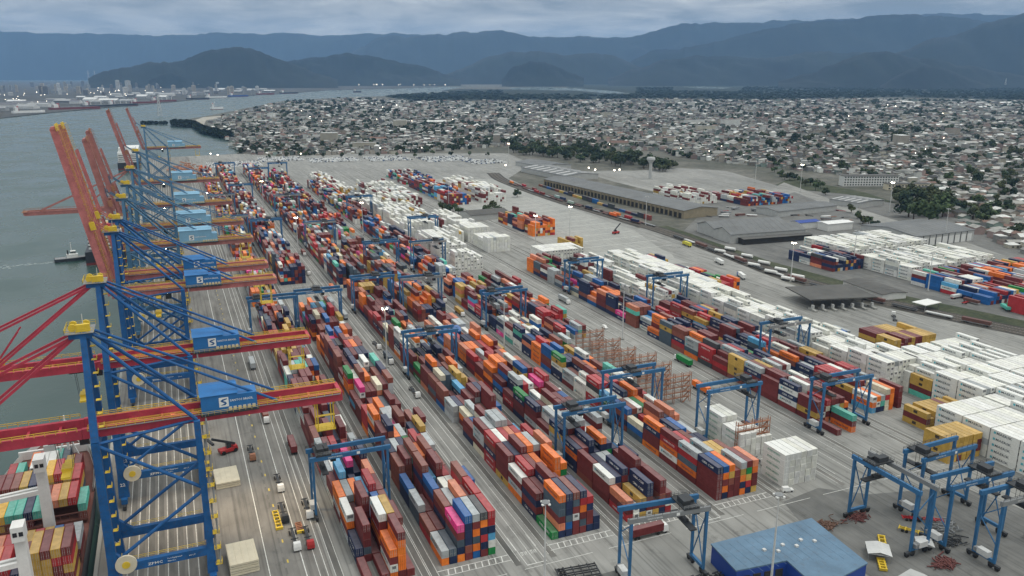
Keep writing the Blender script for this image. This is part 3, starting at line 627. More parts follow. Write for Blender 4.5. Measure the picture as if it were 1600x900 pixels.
for i_, (area, B_, c, b, t_, colr, lf, nr) in enumerate(cand):
    x, y, z = B_.pos(c, b, t_)
    if i_ < BIG:
        tier = 'top tier' if t_ == B_.ht(c, b) - 1 else ('ground tier' if t_ == 0 else ORD[t_] + ' tier')
        place_container(x, y, z, colr, f'{WORDS[colr]} container, {tier}, {ordw(c + 1)} column, {ordw(b + 1)} bay, {B_.where}', 'containers stacked in the yard', kind=B_.logo, flip=False)
        continue
    mb = stuff.setdefault('a', MB()); col = np.array(PAL[colr]); q = random.Random(hash((B_.key, c, b, t_)) & 0xffff) if False else rnd
    f_ = .8 + .4 * q.random(); tint = np.array((1, 1, 1)) if colr != 'white' else np.array((1, .985 + .015 * q.random(), .93 + .08 * q.random())) * (.86 + .2 * q.random()) / f_
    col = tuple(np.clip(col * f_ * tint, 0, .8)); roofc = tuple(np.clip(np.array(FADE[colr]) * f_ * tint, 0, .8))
    mb.col = col; near = y < 620
    dy = q.uniform(-.12, .12)
    if near:
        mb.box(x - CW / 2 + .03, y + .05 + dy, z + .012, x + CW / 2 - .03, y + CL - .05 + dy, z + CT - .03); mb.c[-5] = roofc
        if area > 60:
            mb.box(x - CW / 2, y + dy, z + .02, x - CW / 2 + .14, y + .14 + dy, z + CT - .02).box(x - CW / 2, y + CL - .14 + dy, z + .02, x - CW / 2 + .14, y + CL + dy, z + CT - .02)
            mb.box(x - CW / 2, y + .14 + dy, z + CT - .14, x - CW / 2 + .1, y + CL - .14 + dy, z + CT - .015)
            mb.col = tuple(v * .55 for v in col)
            for xx in (-.6, 0, .6): mb.box(x + xx - .04, y + dy + .0, z + .2, x + xx + .04, y + dy + .05, z + CT - .2)
    else:
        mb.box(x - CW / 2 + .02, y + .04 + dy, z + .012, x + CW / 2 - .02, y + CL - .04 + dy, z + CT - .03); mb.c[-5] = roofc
    if nr and y < 640 and colr == 'white' and B_.logo != 'evergreen' and q.random() < .6:
        mb.col = (.15, .155, .16); mb.box(x - .6, y + dy - .03, z + 1.2, x + .6, y + dy + .06, z + 2.1)
    if lf and y < 560 and colr in LOGO and (area > 40 or colr == 'white') and q.random() < .75:
        g_mb, sq, ink = logo_geometry(colr, B_.logo)
        half = len(g_mb.v) // 2
        P = [(x + p[0], y + dy + p[1], z + p[2]) for p in g_mb.v if p[0] < 0]; F = [f for f in g_mb.f if all(g_mb.v[i][0] < 0 for i in f)]
        letters.setdefault(ink, MB()).pts(P, F)
        if sq:
            P = [(x + p[0], y + dy + p[1], z + p[2]) for p in sq.v if p[0] < 0]; letters.setdefault('teal', MB()).pts(P, [f for f in sq.f if all(sq.v[i][0] < 0 for i in f)])
def far_box(x, y, z, colr, ang=0.0):
    """one more container among the uncounted mass: x middle, y near end"""
    mb = stuff['a']; c, s_ = math.cos(ang), math.sin(ang); h = CW / 2; P = [(a, b, d) for d in (0.01, CT - .02) for a, b in ((-h, 0), (h, 0), (h, CL), (-h, CL))]
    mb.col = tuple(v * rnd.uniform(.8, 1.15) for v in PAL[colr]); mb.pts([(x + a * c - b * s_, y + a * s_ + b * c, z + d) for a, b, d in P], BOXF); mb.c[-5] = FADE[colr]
# ------------------------------------------------------------------ paints
M_blue = mat('crane_blue', (.014, .095, .27), .5, var=.25, scale=.3, dirt=.4, spec=.25)
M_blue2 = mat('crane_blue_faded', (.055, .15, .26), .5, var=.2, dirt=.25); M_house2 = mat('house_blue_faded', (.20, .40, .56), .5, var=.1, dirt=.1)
M_rblue = mat('gantry_blue', (.03, .135, .29), .45, var=.18, dirt=.18)
M_house1 = mat('house_blue', (.02, .15, .40), .5, var=.12, dirt=.12)
M_red = mat('boom_red', (.45, .05, .08), .5, var=.2, scale=.3, dirt=.2, spec=.25); M_pink = mat('boom_rose', (.50, .17, .165), .55, var=.25, scale=.3, dirt=.25, spec=.25)  # raised booms: same red, with brighter light and haze mixed into the colour
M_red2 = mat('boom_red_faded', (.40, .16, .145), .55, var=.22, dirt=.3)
M_yel = mat('rail_yellow', (.68, .48, .04), .5, var=.15, dirt=.1)
M_dark = mat('dark_steel', (.035, .038, .042), .5, var=.2)
M_tyre = mat('tyre_rubber', (.015, .015, .016), .8)
M_grey = mat('grey_steel', (.22, .23, .235), .55, var=.15, dirt=.15)
M_lt = mat('light_steel', (.55, .56, .55), .5, var=.12, dirt=.15)
M_white = mat('white_paint', (.74, .75, .73), .45, var=.08, dirt=.08)
M_cream = mat('cream_paint', (.60, .55, .42), .6, var=.1)
M_glass = mat('dark_glass', (.02, .03, .035), .12, spec=.6, var=.02)
M_lamp = mat('lamp_glow', (1.0, .86, .66), .5, emit=40, var=.0)
M_orange = mat('rust_orange', (.33, .15, .085), .7, var=.2, dirt=.2)
M_redv = mat('vehicle_red', (.40, .03, .03), .4, var=.1)
M_num = M_ink['white']

# ------------------------------------------------------------------ ship-to-shore cranes; local x: 0 = waterside rail, 27 = landside rail
def girder_pair(mb, x0, x1, z0, z1, y=4.0, w=1.3):
    for s in (-1, 1): mb.box(x0, s * y - w / 2, z0, x1, s * y + w / 2, z1)
def rail_run(mb, a, b, h=1.1, step=3.0, tk=.085):
    a = np.array(a, float); b = np.array(b, float); L = np.linalg.norm(b - a); n = max(1, int(L / step))
    for k in (.55, 1.0): mb.bar(a + [0, 0, h * k], b + [0, 0, h * k], tk)
    for i in range(n + 1): p = a + (b - a) * i / n; mb.bar(p, p + [0, 0, h], tk)
def sts(y0, num, raised, lab, faded=False, angle=80, blen=72.0, detail=True):
    t = thing('ship_to_shore_crane', lab, 'crane', (-26.6, y0, 0), 0, 'ship to shore cranes along the quay')
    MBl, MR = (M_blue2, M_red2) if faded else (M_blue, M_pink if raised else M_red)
    G0, G1, AP = 50.2, 53.2, 81.0
    for x in (0, 26.6):
        MB().box(x - 1.0, -13, 1.7, x + 1.0, 13, 3.6).build('sill_beam', MBl, t)
        for s in (-1, 1):
            bg_ = MB()
            for q in (-3.3, -1.1, 1.1, 3.3): bg_.box(x - .55, s * 10.5 + q - .95, .35, x + .55, s * 10.5 + q + .95, 1.65)
            o = bg_.build('bogie', M_dark, t)
            wh = MB()
            for q in (-3.9, -2.7, -1.7, -.5, .5, 1.7, 2.7, 3.9): wh.tube((x - .3, s * 10.5 + q, .42), (x + .3, s * 10.5 + q, .42), .42, n=10)
            wh.build('wheel', M_dark, o)
    for s in (-1, 1):
        y = s * 10.0
        MB().bar((0, y, 3.4), (0, y, 12), 3.6, 2.4, 2.6, 2.4, (0, 1, 0)).bar((0, y, 12), (0, y, 51), 2.6, 2.4, 2.1, 2.1, (0, 1, 0)).build('leg', MBl, t)
        MB().bar((26.6, y, 3.4), (26.6, y, 12), 3.0, 1.9, 2.2, 1.9, (0, 1, 0)).bar((26.6, y, 12), (26.6, y, 53), 2.0, 1.8, 1.7, 1.6, (0, 1, 0)).build('leg', MBl, t)
        MB().bar((0, y, 51), (0, s * 2.6, AP), 2.0, 2.0, 1.5, 1.5, (0, 1, 0)).build('mast', MBl, t)
        pb = MB().box(1.2, y - .8, 9.6, 25.7, y + .8, 12.2)
        pb.pts([(1.0, y - .7, 12.1), (5.0, y - .7, 12.1), (1.0, y - .7, 16), (1.0, y + .7, 12.1), (5.0, y + .7, 12.1), (1.0, y + .7, 16)], [(0, 1, 2), (5, 4, 3), (1, 4, 5, 2), (0, 3, 4, 1)])
        p_ = pb.build('portal_beam', MBl, t)
        wk = MB(); rail_run(wk, (2, y + 1.0, 12.2), (25, y + 1.0, 12.2)); wk.build('handrail', M_yel, p_)['kind'] = 'stuff'
        if detail and s < 0:
            lt = MB(); add_text(lt, 'ZPMC', 1.15, (9.2, y - .815, 10.3), (1, 0, 0), 0, 4.0)
            add_text(lt, 'Port Equipment', .55, (14.6, y - .815, 11.05), (1, 0, 0), 0, 4.0); add_text(lt, 'Max 65 t', .55, (14.6, y - .815, 10.2), (1, 0, 0), 0, 2.2); add_text(lt, '65 LT', .55, (20.5, y - .815, 10.6), (1, 0, 0), 0, 1.8)
            lt.build('lettering', M_num, p_)
        MB().tube((0, y, 50), (26.6, y, 31.5), .55, n=8).build('brace', MBl, t)
        MB().tube((26.6, y, 31.0), (1.4, y, 13.5), .55, n=8).build('brace', MBl, t)
    if num:
        lt = MB()
        for s in (-1, 1): add_text(lt, num, 1.7, (-.8, s * 10 - 1.36 if s < 0 else s * 10 - 1.36, 8.0), (1, 0, 0), 0, 1.7)
        lt.build('lettering', M_num, t)
    for x in (0, 26.6): MB().box(x - .9, -10.6, 48.2, x + .9, 10.6, 50.4).build('cross_beam', MBl, t)
    # rear girder
    gm = MB(); girder_pair(gm, -3.5, 69.5, G0, G1)
    for x in np.arange(0, 70, 8.6): gm.box(x - .35, -3.35, G0 + .4, x + .35, 3.35, G0 + 1.4)
    gm.box(68.6, -4.6, G0 + .1, 69.8, 4.6, G1 - .1); g_o = gm.build('girder', MR, t)
    wk = MB(); deck = MB()
    for s in (-1, 1):
        rail_run(wk, (-2, s * 5.4, G1 - .4), (69, s * 5.4, G1 - .4), 1.2, 2.4, .15); rail_run(wk, (-2, s * 3.2, G1), (69, s * 3.2, G1), .6, 6, .1)
        deck.box(-2, s * 5.05 - .4, G1 - .55, 69, s * 5.05 + .4, G1 - .45)
    wk.build('handrail', M_yel, g_o)['kind'] = 'stuff'; deck.build('walkway', M_grey, g_o)
    # boom
    L = bl_ = blen; bm = MB(); girder_pair(bm, -L, 0, -1.5, 1.3, 4.0, 1.25)
    for x in np.arange(-L + 2, 0, 8.0): bm.box(x - .35, -3.4, -.9, x + .35, 3.4, .1)
    bm.box(-L - .6, -4.9, -1.0, -L + .6, 4.9, 1.0)
    for s in (-1, 1):
        for x in np.arange(-L + 4, -2, 6.0): bm.box(x - .12, s * 4.0 - .66, -1.45, x + .12, s * 4.0 + .66, 1.35)
    bo = bm.build('boom', MR, t); bo.location = (-3.6, 0, (G0 + G1) / 2)
    wb = MB()
    for s in (-1, 1):
        rail_run(wb, (-L, s * 5.3, 1.3), (-1, s * 5.3, 1.3), 1.2, 2.6, .14 if not raised else .09)
    rail_run(wb, (-L - .8, -5.2, 1.1), (-L - .8, 5.2, 1.1), 1.3, 1.5); wb.box(-L - 1.6, -5.2, .9, -L + 1.5, 5.2, 1.15)
    for s in (-1, 1): wb.box(-L * .45, s * 5.4 - .7, 1.0, -L * .45 + 3.5, s * 5.4 + .7, 3.2)
    wb.build('walkway', M_yel if not faded else M_orange, bo)
    a = math.radians(angle) if raised else 0.0
    bo.rotation_euler = (0, a, 0)
    def on_boom(d, y, up=1.2):
        return (-3.6 - d * math.cos(a) + up * math.sin(a), y, (G0 + G1) / 2 + d * math.sin(a) + up * math.cos(a))
    # stays
    for s in (-1, 1):
        if not raised:
            for d, r_ in ((32, .42), (60, .42)):
                MB().bar((-1.2, s * 2.4, AP - .6), on_boom(d, s * 3.9), r_, .75).build('forestay', MR, t)
            MB().bar(on_boom(32, s * 3.9), (-3.6 - 22, s * 3.0, 66.5), .3, .5).build('stay_link', MR, t)
        else:
            m1 = (-10, s * 3.2, AP + 6); MB().bar((-1.2, s * 2.4, AP - .6), m1, .4, .6).bar(m1, on_boom(30, s * 3.2), .4, .6).build('forestay', MBl if faded else MR, t)
            fs_ = MB().bar(on_boom(4, s * 3.4, 3.6), on_boom(30, s * 3.4, 3.4), .5, .9).bar(on_boom(33, s * 3.4, 3.4), on_boom(bl_ - 12, s * 3.4, 3.0), .5, .9)
            for d in np.arange(6, bl_ - 12, 6.0): fs_.bar(on_boom(d, s * 3.4, 1.3), on_boom(d, s * 3.4, 3.4), .3)
            fs_.build('folded_stay', MR, t)
        MB().tube((.5, s * 2.6, AP - .8), (26.6, s * 9.2, 53.0), .55, n=8).build('backstay', MBl, t)
        MB().tube((.8, s * 2.2, AP - .3), (50, s * 4.6, G1 + .2), .40, n=8).build('backstay', MBl, t)
    MB().tube((0, -10, 50.3), (26.6, -4.2, G0 + .8), .45, n=6).build('brace', MBl, t)
    if faded:                                                   # the older type: lattice between the frames
        for s in (-1, 1):
            MB().tube((26.6, s * 10, 31.5), (1.2, s * 10, 44), .3, n=6).build('brace', MBl, t); MB().tube((.5, s * 2.6, AP - 6), (13, s * 7.0, 53.4), .3, n=6).build('backstay', MBl, t)
            MB().tube((.8, s * 2.2, AP - .3), (66, s * 4.6, G1 + .2), .3, n=6).build('backstay', MBl, t)
        MB().tube((26.6, -10, 14), (26.6, 10, 31), .35, n=6).build('brace', MBl, t); MB().tube((26.6, 10, 31), (26.6, -10, 48), .35, n=6).build('brace', MBl, t)
    # apex head
    ah = MB().box(-3.6, -3.6, AP - 1.6, 2.2, 3.6, AP - .2).build('apex_head', MBl, t)
    MB().box(-4.4, -4.2, AP - .1, 2.8, 4.2, AP + .05).build('apex_deck', M_grey, ah); ay = MB()
    for s in (-1, 1):
        rail_run(ay, (-4.4, s * 4.2, AP + .1), (2.8, s * 4.2, AP + .1), 1.3, 1.4); [MB().tube((x_, s * 1.6 - .3, AP + 1.2), (x_, s * 1.6 + .3, AP + 1.2), 1.05, n=14).build('sheave', M_yel, ah) for x_ in (-2.6, .6)]
    rail_run(ay, (-4.4, -4.2, AP + .1), (-4.4, 4.2, AP + .1), 1.3, 1.4); ay.box(-1.6, -2.9, AP + .1, 1.9, -1.9, AP + 2.2); ay.build('sheave_platform', M_yel, ah)
    MB().tube((0, 0, AP), (0, 0, AP + 4.5), .12, n=6).build('aerial', M_lt, ah)
    # machine house
    mh = MB(); X0, X1, XM, Z0, ZW, ZR = (28.2, 44.0, 38.4, 52.6, 58.2, 59.6) if not faded else (27.8, 49.0, 46.0, 52.6, 60.0, 61.6)
    mh.box(X0, -5.6, Z0, XM, 5.6, ZW); mh.box(XM, -5.6, Z0, X1, .8, 57.6)
    mh.pts([(X0 - .3, -5.9, ZW), (XM + .3, -5.9, ZW), (XM + .3, 5.9, ZW), (X0 - .3, 5.9, ZW), (X0 - .3, 0, ZR), (XM + .3, 0, ZR)], [(0, 1, 5, 4), (2, 3, 4, 5), (1, 2, 5), (3, 0, 4), (3, 2, 1, 0)])
    ho = mh.build('machine_house', M_house2 if faded else M_house1, t)
    MB().box(X0 - .35, -6.2, Z0 - .5, X1 + .4, 6.2, Z0 - .05).build('house_platform', M_dark, ho)
    hr = MB(); rail_run(hr, (X0, -6.3, Z0 - .1), (X1, -6.3, Z0 - .1), 1.1, 1.6); hr.build('handrail', M_yel, ho)['kind'] = 'stuff'
    lg = MB(); yy = -5.63
    lg.quad((33.2, yy, 54.2), (35.9, yy, 54.2), (35.9, yy, 57.2), (33.2, yy, 57.2)); add_text(lg, 'SANTOS BRASIL', .95, (36.3, yy, 55.6), (1, 0, 0), 0, 6.6); lg.build('lettering', M_num, ho)
    sg = MB().pts([(33.6, yy - .01, 54.7), (34.9, yy - .01, 54.7), (35.4, yy - .01, 55.2), (35.0, yy - .01, 55.8), (34.3, yy - .01, 56.1), (35.5, yy - .01, 56.5), (35.5, yy - .01, 56.8), (34.2, yy - .01, 56.6), (33.6, yy - .01, 56.2), (33.9, yy - .01, 55.8), (34.8, yy - .01, 55.3)], [tuple(range(11))]).build('emblem', MBl, ho)
    vt = MB()
    for q in range(6): vt.box(X1 - 8.2 + q * 1.35, -5.75, 53.0, X1 - 7.3 + q * 1.35, -5.6, 54.0)
    vt.build('vent', M_cream, ho)
    # trolley, cab, spreader
    xt = -9.0 if not raised else 15.0
    tr = MB().box(xt - 3.5, -3.2, 49.4, xt + 3.5, 3.2, 50.5).build('trolley', M_dark, t)
    MB().box(xt + 3.8, 1.0, 46.2, xt + 6.4, 3.4, 49.2).build('operator_cab', M_glass, tr)
    rp = MB()
    for sx in (-2, 2):
        for sy in (-2, 2): rp.bar((xt + sx, sy, 49.4), (xt + sx * .8, sy * .8, 41), .12)
    rp.build('hoist_rope', M_dark, tr)
    MB().box(xt - 1.2, -6.1, 39.6, xt + 1.2, 6.1, 40.2).box(xt - 1.4, -2.0, 40.2, xt + 1.4, 2.0, 41.0).build('spreader', M_yel, tr)
    # stairs with landings up the landside leg, cage at the rear end
    sw = MB()
    sg_ = MB()
    for k_ in range(9):
        z = 6 + k_ * 5.2; s1 = 1 if k_ % 2 else -1
        sw.box(27.7, -11.4, z, 29.6, -8.8, z + .12); rail_run(sw, (29.6, -11.4, z), (29.6, -8.8, z), 1.1, 1.3); rail_run(sw, (27.7, -11.4, z), (29.6, -11.4, z), 1.1, 1.0)
        sg_.bar((28.2 if s1 > 0 else 29.1, -11.2, z), (28.2 if s1 > 0 else 29.1, -8.9, z + 5.2), .55, .1)
        rail_run(sg_, (28.2 if s1 > 0 else 29.1, -11.2, z), (28.2 if s1 > 0 else 29.1, -8.9, z + 5.2), 1.0, 1.5)
    sw.build('stair_landings', M_yel, t)['kind'] = 'stuff'; sg_.build('stair_flights', M_grey, t)['kind'] = 'stuff'
    lw = MB()
    for k_ in range(7):
        z = 54 + k_ * 3.7; lw.box(1.1, -.8 - 6.4 * (1 - k_ / 7), z, 2.5, .8 - 6.4 * (1 - k_ / 7), z + .1); rail_run(lw, (2.5, -.8 - 6.4 * (1 - k_ / 7), z), (2.5, .8 - 6.4 * (1 - k_ / 7), z), 1.1, .8)
    for k_ in range(8):
        z = 14 + k_ * 4.6; lw.box(1.4, -10.8, z, 2.7, -9.2, z + .1); rail_run(lw, (2.7, -10.8, z), (2.7, -9.2, z), 1.1, .8)
    lw.build('ladder_landings', M_yel, t)['kind'] = 'stuff'
    cg = MB()
    for x in (62, 67):
        for s in (-1, 1): cg.bar((x, s * 2.5, 40), (x, s * 2.5, G0), .35)
        cg.bar((x, -2.5, 40.2), (x, 2.5, 40.2), .35)
    cg.box(61.6, -2.8, 40, 67.4, 2.8, 40.2); rail_run(cg, (61.6, -2.8, 40.2), (67.4, -2.8, 40.2), 1.2, 1.4); cg.box(61.6, -2.8, 45, 67.4, -1.6, 45.15); cg.build('service_cage', M_yel, t)
    rl = MB().tube((3.6, -11.7, 12.4), (3.6, -11.0, 12.4), 2.9, n=28).build('cable_reel', M_cream, t)
    MB().tube((3.6, -11.85, 12.4), (3.6, -11.6, 12.4), 1.1, n=20).build('reel_hub', M_yel, rl)
    fl = MB()
    for x in (10, 20):
        for s in (-1, 1): fl.tube((x, s * 3.4, 49.9), (x, s * 3.4, 50.3), .35, n=8)
    fl.build('floodlight', M_lamp, t)
    return t
STS = [(245, '23', False, 'nearest blue quay crane, its red boom lowered over the loading ship'),
       (305, '22', False, 'second nearest blue quay crane with lowered red boom, numbered 22'),
       (405, '21', True, 'blue quay crane, third in line, with the tallest red boom raised'),
       (440, None, True, 'blue quay crane whose raised boom stands just behind the tallest'),
       (515, None, True, 'faded quay crane, fifth in line, raised boom overlapping the next one'),
       (580, None, True, 'faded quay crane, sixth in line, boom raised beside the low boom crane'),
       (676, None, False, 'faded quay crane reaching its red boom low over the water'),
       (828, None, True, 'faded quay crane, eighth in line, slim raised boom before the white ship'),
       (1215, None, True, 'small distant quay crane at the far end of the berth')]
BOOM = {405: (79.5, 77.0), 440: (78.5, 76.0), 515: (79.5, 64.0), 580: (77, 65.0), 676: (0, 70), 828: (76.4, 68), 1215: (74.6, 55)}
for y_, num, up_, lab in STS:
    ag, bl = BOOM.get(y_, (80, 72.0))
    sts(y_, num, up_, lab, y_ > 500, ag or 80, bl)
for x, y, z, en in ((-12, 276, 42, 32000), (-13, 340, 42, 26000), (20, 272, 38, 38000)):   # lit floodlights of the quay cranes
    l = bpy.data.lights.new('crane_floodlight', 'SPOT'); l.energy = en; l.color = (1, .72, .42); l.spot_size = math.radians(78); l.spot_blend = .8; l.shadow_soft_size = .5
    o = bpy.data.objects.new('crane_floodlight', l); COL.objects.link(o); o.location = (x, y, z)

# ------------------------------------------------------------------ rubber-tyred gantry cranes; local x 0..26 span, y +-3.7
def make_rtg(label, loc, rz=0.0, trolley=.1, span=26.0, m=None, ht=22.0):
    m = m or M_rblue
    t = thing('gantry_crane', label, 'gantry crane', loc, rz, 'rubber tyred gantry cranes in the yard')
    for x in (0, span):
        for s in (-1, 1):
            MB().bar((x, s * 3.7, 1.9), (x, s * 3.7, ht), .62, .9, .8, .95, (0, 1, 0)).build('leg', m, t)
            for k in (-1, 1):
                cx_ = s * 3.9 + k * 1.15
                w = MB().tube((x - .38, cx_, .78), (x + .38, cx_, .78), .78, n=12).build('wheel', M_tyre, t)
            MB().box(x - .5, s * 3.9 - 1.9, 1.0, x + .5, s * 3.9 + 1.9, 1.7).build('bogie', M_dark, t)
        MB().box(x - .42, -3.4, 2.0, x + .42, 3.4, 3.0).build('sill_beam', m, t)
        if x == 0:
            MB().box(-1.5, -2.2, 3.05, .5, 1.6, 5.0).build('engine_house', M_lt, t); MB().box(-1.3, 1.8, 3.05, .4, 3.0, 4.4).build('switch_cabinet', M_grey, t)
        st_ = MB()
        st_.bar((x, -3.4, 3), (x, 3.4, ht - 1.5), .28).bar((x, 3.4, 3), (x, -3.4, ht - 1.5), .28) if x else st_.bar((x, -3.4, 8), (x, 3.4, 15), .28).bar((x, 3.4, 15), (x, -3.4, ht - 1), .28)
        st_.build('bracing', m, t)
    for s in (-1, 1):
        m2 = M_grey if (s < 0 and int(loc[1] * 7) % 3 == 0) else m
        gd = MB().box(-1.1, s * 3.7 - .5, ht, span + 1.1, s * 3.7 + .5, ht + 1.5).build('girder', m2, t)
        hr = MB(); rail_run(hr, (-1, s * 4.15, ht + 1.5), (span + 1, s * 4.15, ht + 1.5), 1.0, 2.6); hr.build('handrail', M_dark, gd)['kind'] = 'stuff'
        if s < 0:
            lg = MB(); lg.quad((span * .58, -4.215, ht + .3), (span * .58 + 1.1, -4.215, ht + .3), (span * .58 + 1.1, -4.215, ht + 1.25), (span * .58, -4.215, ht + 1.25)); add_text(lg, 'SANTOS BRASIL', .7, (span * .2, -4.215, ht + .5), (1, 0, 0), 0, 5.0); lg.build('lettering', M_num, gd)
    x = 2.5 + trolley * (span - 5)
    tr = MB().box(x - 2.6, -4.3, ht + 1.55, x + 2.6, 4.3, ht + 2.0).box(x - 1.9, -2.6, ht + 2.0, x + .4, 1.6, ht + 3.6).box(x + .8, -1.4, ht + 2.0, x + 2.2, 2.8, ht + 3.1).build('trolley', M_dark, t)
    hr = MB()
    for s in (-1, 1): rail_run(hr, (x - 2.6, s * 4.3, ht + 2), (x + 2.6, s * 4.3, ht + 2), 1.1, 1.3)
    hr.build('handrail', M_grey, tr)['kind'] = 'stuff'
    MB().box(x + 2.7, -1.2, ht - 2.4, x + 4.6, 1.0, ht + .1).build('operator_cab', M_glass, tr)
    hp = MB()
    for sx in (-1.6, 1.6):
        for sy in (-1.6, 1.6): hp.bar((x + sx * .6, sy, ht + 1.5), (x + sx * .6, sy, ht - 3.2), .09)
    hp.build('hoist_rope', M_dark, tr)
    MB().box(x - 1.1, -6.0, ht - 4.6, x + 1.1, 6.0, ht - 4.1).box(x - .6, -1.8, ht - 4.1, x + .6, 1.8, ht - 3.2).build('spreader', M_dark, tr)
    return t
RTG = [(35.0, 262, .06, 'nearest gantry crane over the first block beside the apron'), (34.8, 478, .1, 'gantry crane over first block, second nearest there'), (62.8, 484, .45, 'gantry crane over second block beside the container gap'),
       (101.3, 380, .5, 'gantry crane over third block, nearest there'), (101.3, 506, .6, 'gantry crane over third block, second nearest there'), (129.8, 492, .75, 'gantry crane over fourth block, second nearest there'),
       (166.8, 440, .1, 'gantry crane over fifth block beside stacked orange containers'), (131.2, 263, .12, 'nearest gantry crane over the fourth block'), (167.3, 290, .45, 'gantry crane over fifth block by the rusty racks'),
       (196.4, 260, .9, 'gantry crane straddling the white stacks of the sixth block'), (246.6, 248, .06, 'nearest gantry crane over the seventh block, teal container below'), (279.4, 321, .25, 'gantry crane before the long white container wall'),
       (250, 494, .1, 'gantry crane over the far part of the seventh block'), (279.5, 433, .2, 'gantry crane over eighth block among the white stacks'), (104.8, 720, .7, 'gantry crane over third block past the far cross road'),
       (101.0, 900, .5, 'gantry crane far along the third block'), (171.5, 862, .4, 'gantry crane far along the fifth block'), (134.0, 614, .3, 'gantry crane over fourth block past the cross road'),
       (197, 710, .6, 'gantry crane over the far white reefers of the sixth block'), (36.0, 780, .2, 'gantry crane over first block past the far cross road'), (62.5, 752, .6, 'gantry crane over second block past the far cross road'),
       (36.0, 930, .7, 'gantry crane far along the first block'), (62.5, 1010, .3, 'gantry crane far along the second block'), (101, 1180, .4, 'gantry crane at the far end of the third block'), (134, 1240, .6, 'gantry crane at the far end of the fourth block'), (62.5, 1270, .2, 'gantry crane at the far end of the second block'), (168, 600, .8, 'gantry crane over fifth block before the reefer rows')]
for i_, (x, y, tr_, lab) in enumerate(RTG): make_rtg(lab, (x, y, 0), 0, tr_)
make_rtg('gantry crane parked before the blue workshop corner', (115.3, 186, 0), math.radians(-6), .85, 25)
make_rtg('sideways gantry crane standing beyond the blue workshop roof', (210.6, 162.0, 0), math.pi / 2, .82, 26)
make_rtg('parked gantry crane against the striped container block', (227, 181, 0), math.radians(2), .05, 25)
make_rtg('parked gantry crane with dark trolley beside the sideways one', (219.5, 163.5, 0), math.radians(-1), .75, 26)
make_rtg('parked gantry crane cut by the right picture edge', (225.5, 150.5, 0), math.radians(-2), .5, 26)

# ------------------------------------------------------------------ high light masts
def light_mast(x, y, h, lab, lit=False):
    t = thing('light_mast', lab, 'light mast', (x, y, 0), 0, 'tall floodlight masts')
    MB().tube((0, 0, 0), (0, 0, h), .42, .16, n=8).build('pole', M_lt, t); MB().cbox(0, 0, .3, 1.6, 1.6, .6).build('base', M_pale, t)
    MB().tube((0, 0, h - .3), (0, 0, h), 1.3, n=10).build('lamp_ring', M_grey, t)
    for k in range(4):
        a = k * math.pi / 2 + .5
        MB().cbox(1.35 * math.cos(a), 1.35 * math.sin(a), h - .45, .75, .75, .4).build('floodlight', M_lamp if lit else M_white, t)
MASTS = [(*site(851, 908), 27, 'light mast at the mouth of the lane beside the third block', 0), (*site(1203, 928), 33, 'light mast rising in front of the blue workshop', 0), (233.7, 389, 33, 'light mast in the wide lane by the rusty racks', 0), (95.3, 396, 33, 'light mast in the lane before the third block', 1),
         (162, 396, 33, 'light mast in the lane before the fifth block', 0), (337, 662, 32, 'light mast standing in the empty pale yard', 1), (542, 1302, 34, 'light mast by the dark wood behind the car park', 1), (758, 828, 36, 'light mast with red beacon behind the far white stacks', 1),
         (768, 930, 34, 'light mast at the rim of the paved rear field', 0), (736, 662, 34, 'light mast beside the highway embankment', 1), (646, 516, 32, 'light mast before the large grey shed', 0), (418, 458, 30, 'light mast between railway and access road', 1),
         (498, 477, 30, 'light mast beside the green container stack', 0), (490, 399, 28, 'light mast beside the dark gate canopy', 0), (443, 700, 30, 'light mast at the end of the rail loading track', 0), (292, 640, 30, 'light mast at the corner of the reefer row', 1), (300, 905, 30, 'light mast before the far orange stack', 0), (95, 700, 32, 'light mast far along the lane before the third block', 1), (95, 960, 32, 'light mast farthest along the lane before the third block', 1), (165, 760, 32, 'light mast far along the lane before the fifth block', 1), (33, 640, 30, 'light mast on the apron edge past the cranes', 1), (33, 900, 30, 'light mast on the apron edge farther along', 1)]
for a in MASTS: light_mast(*a)
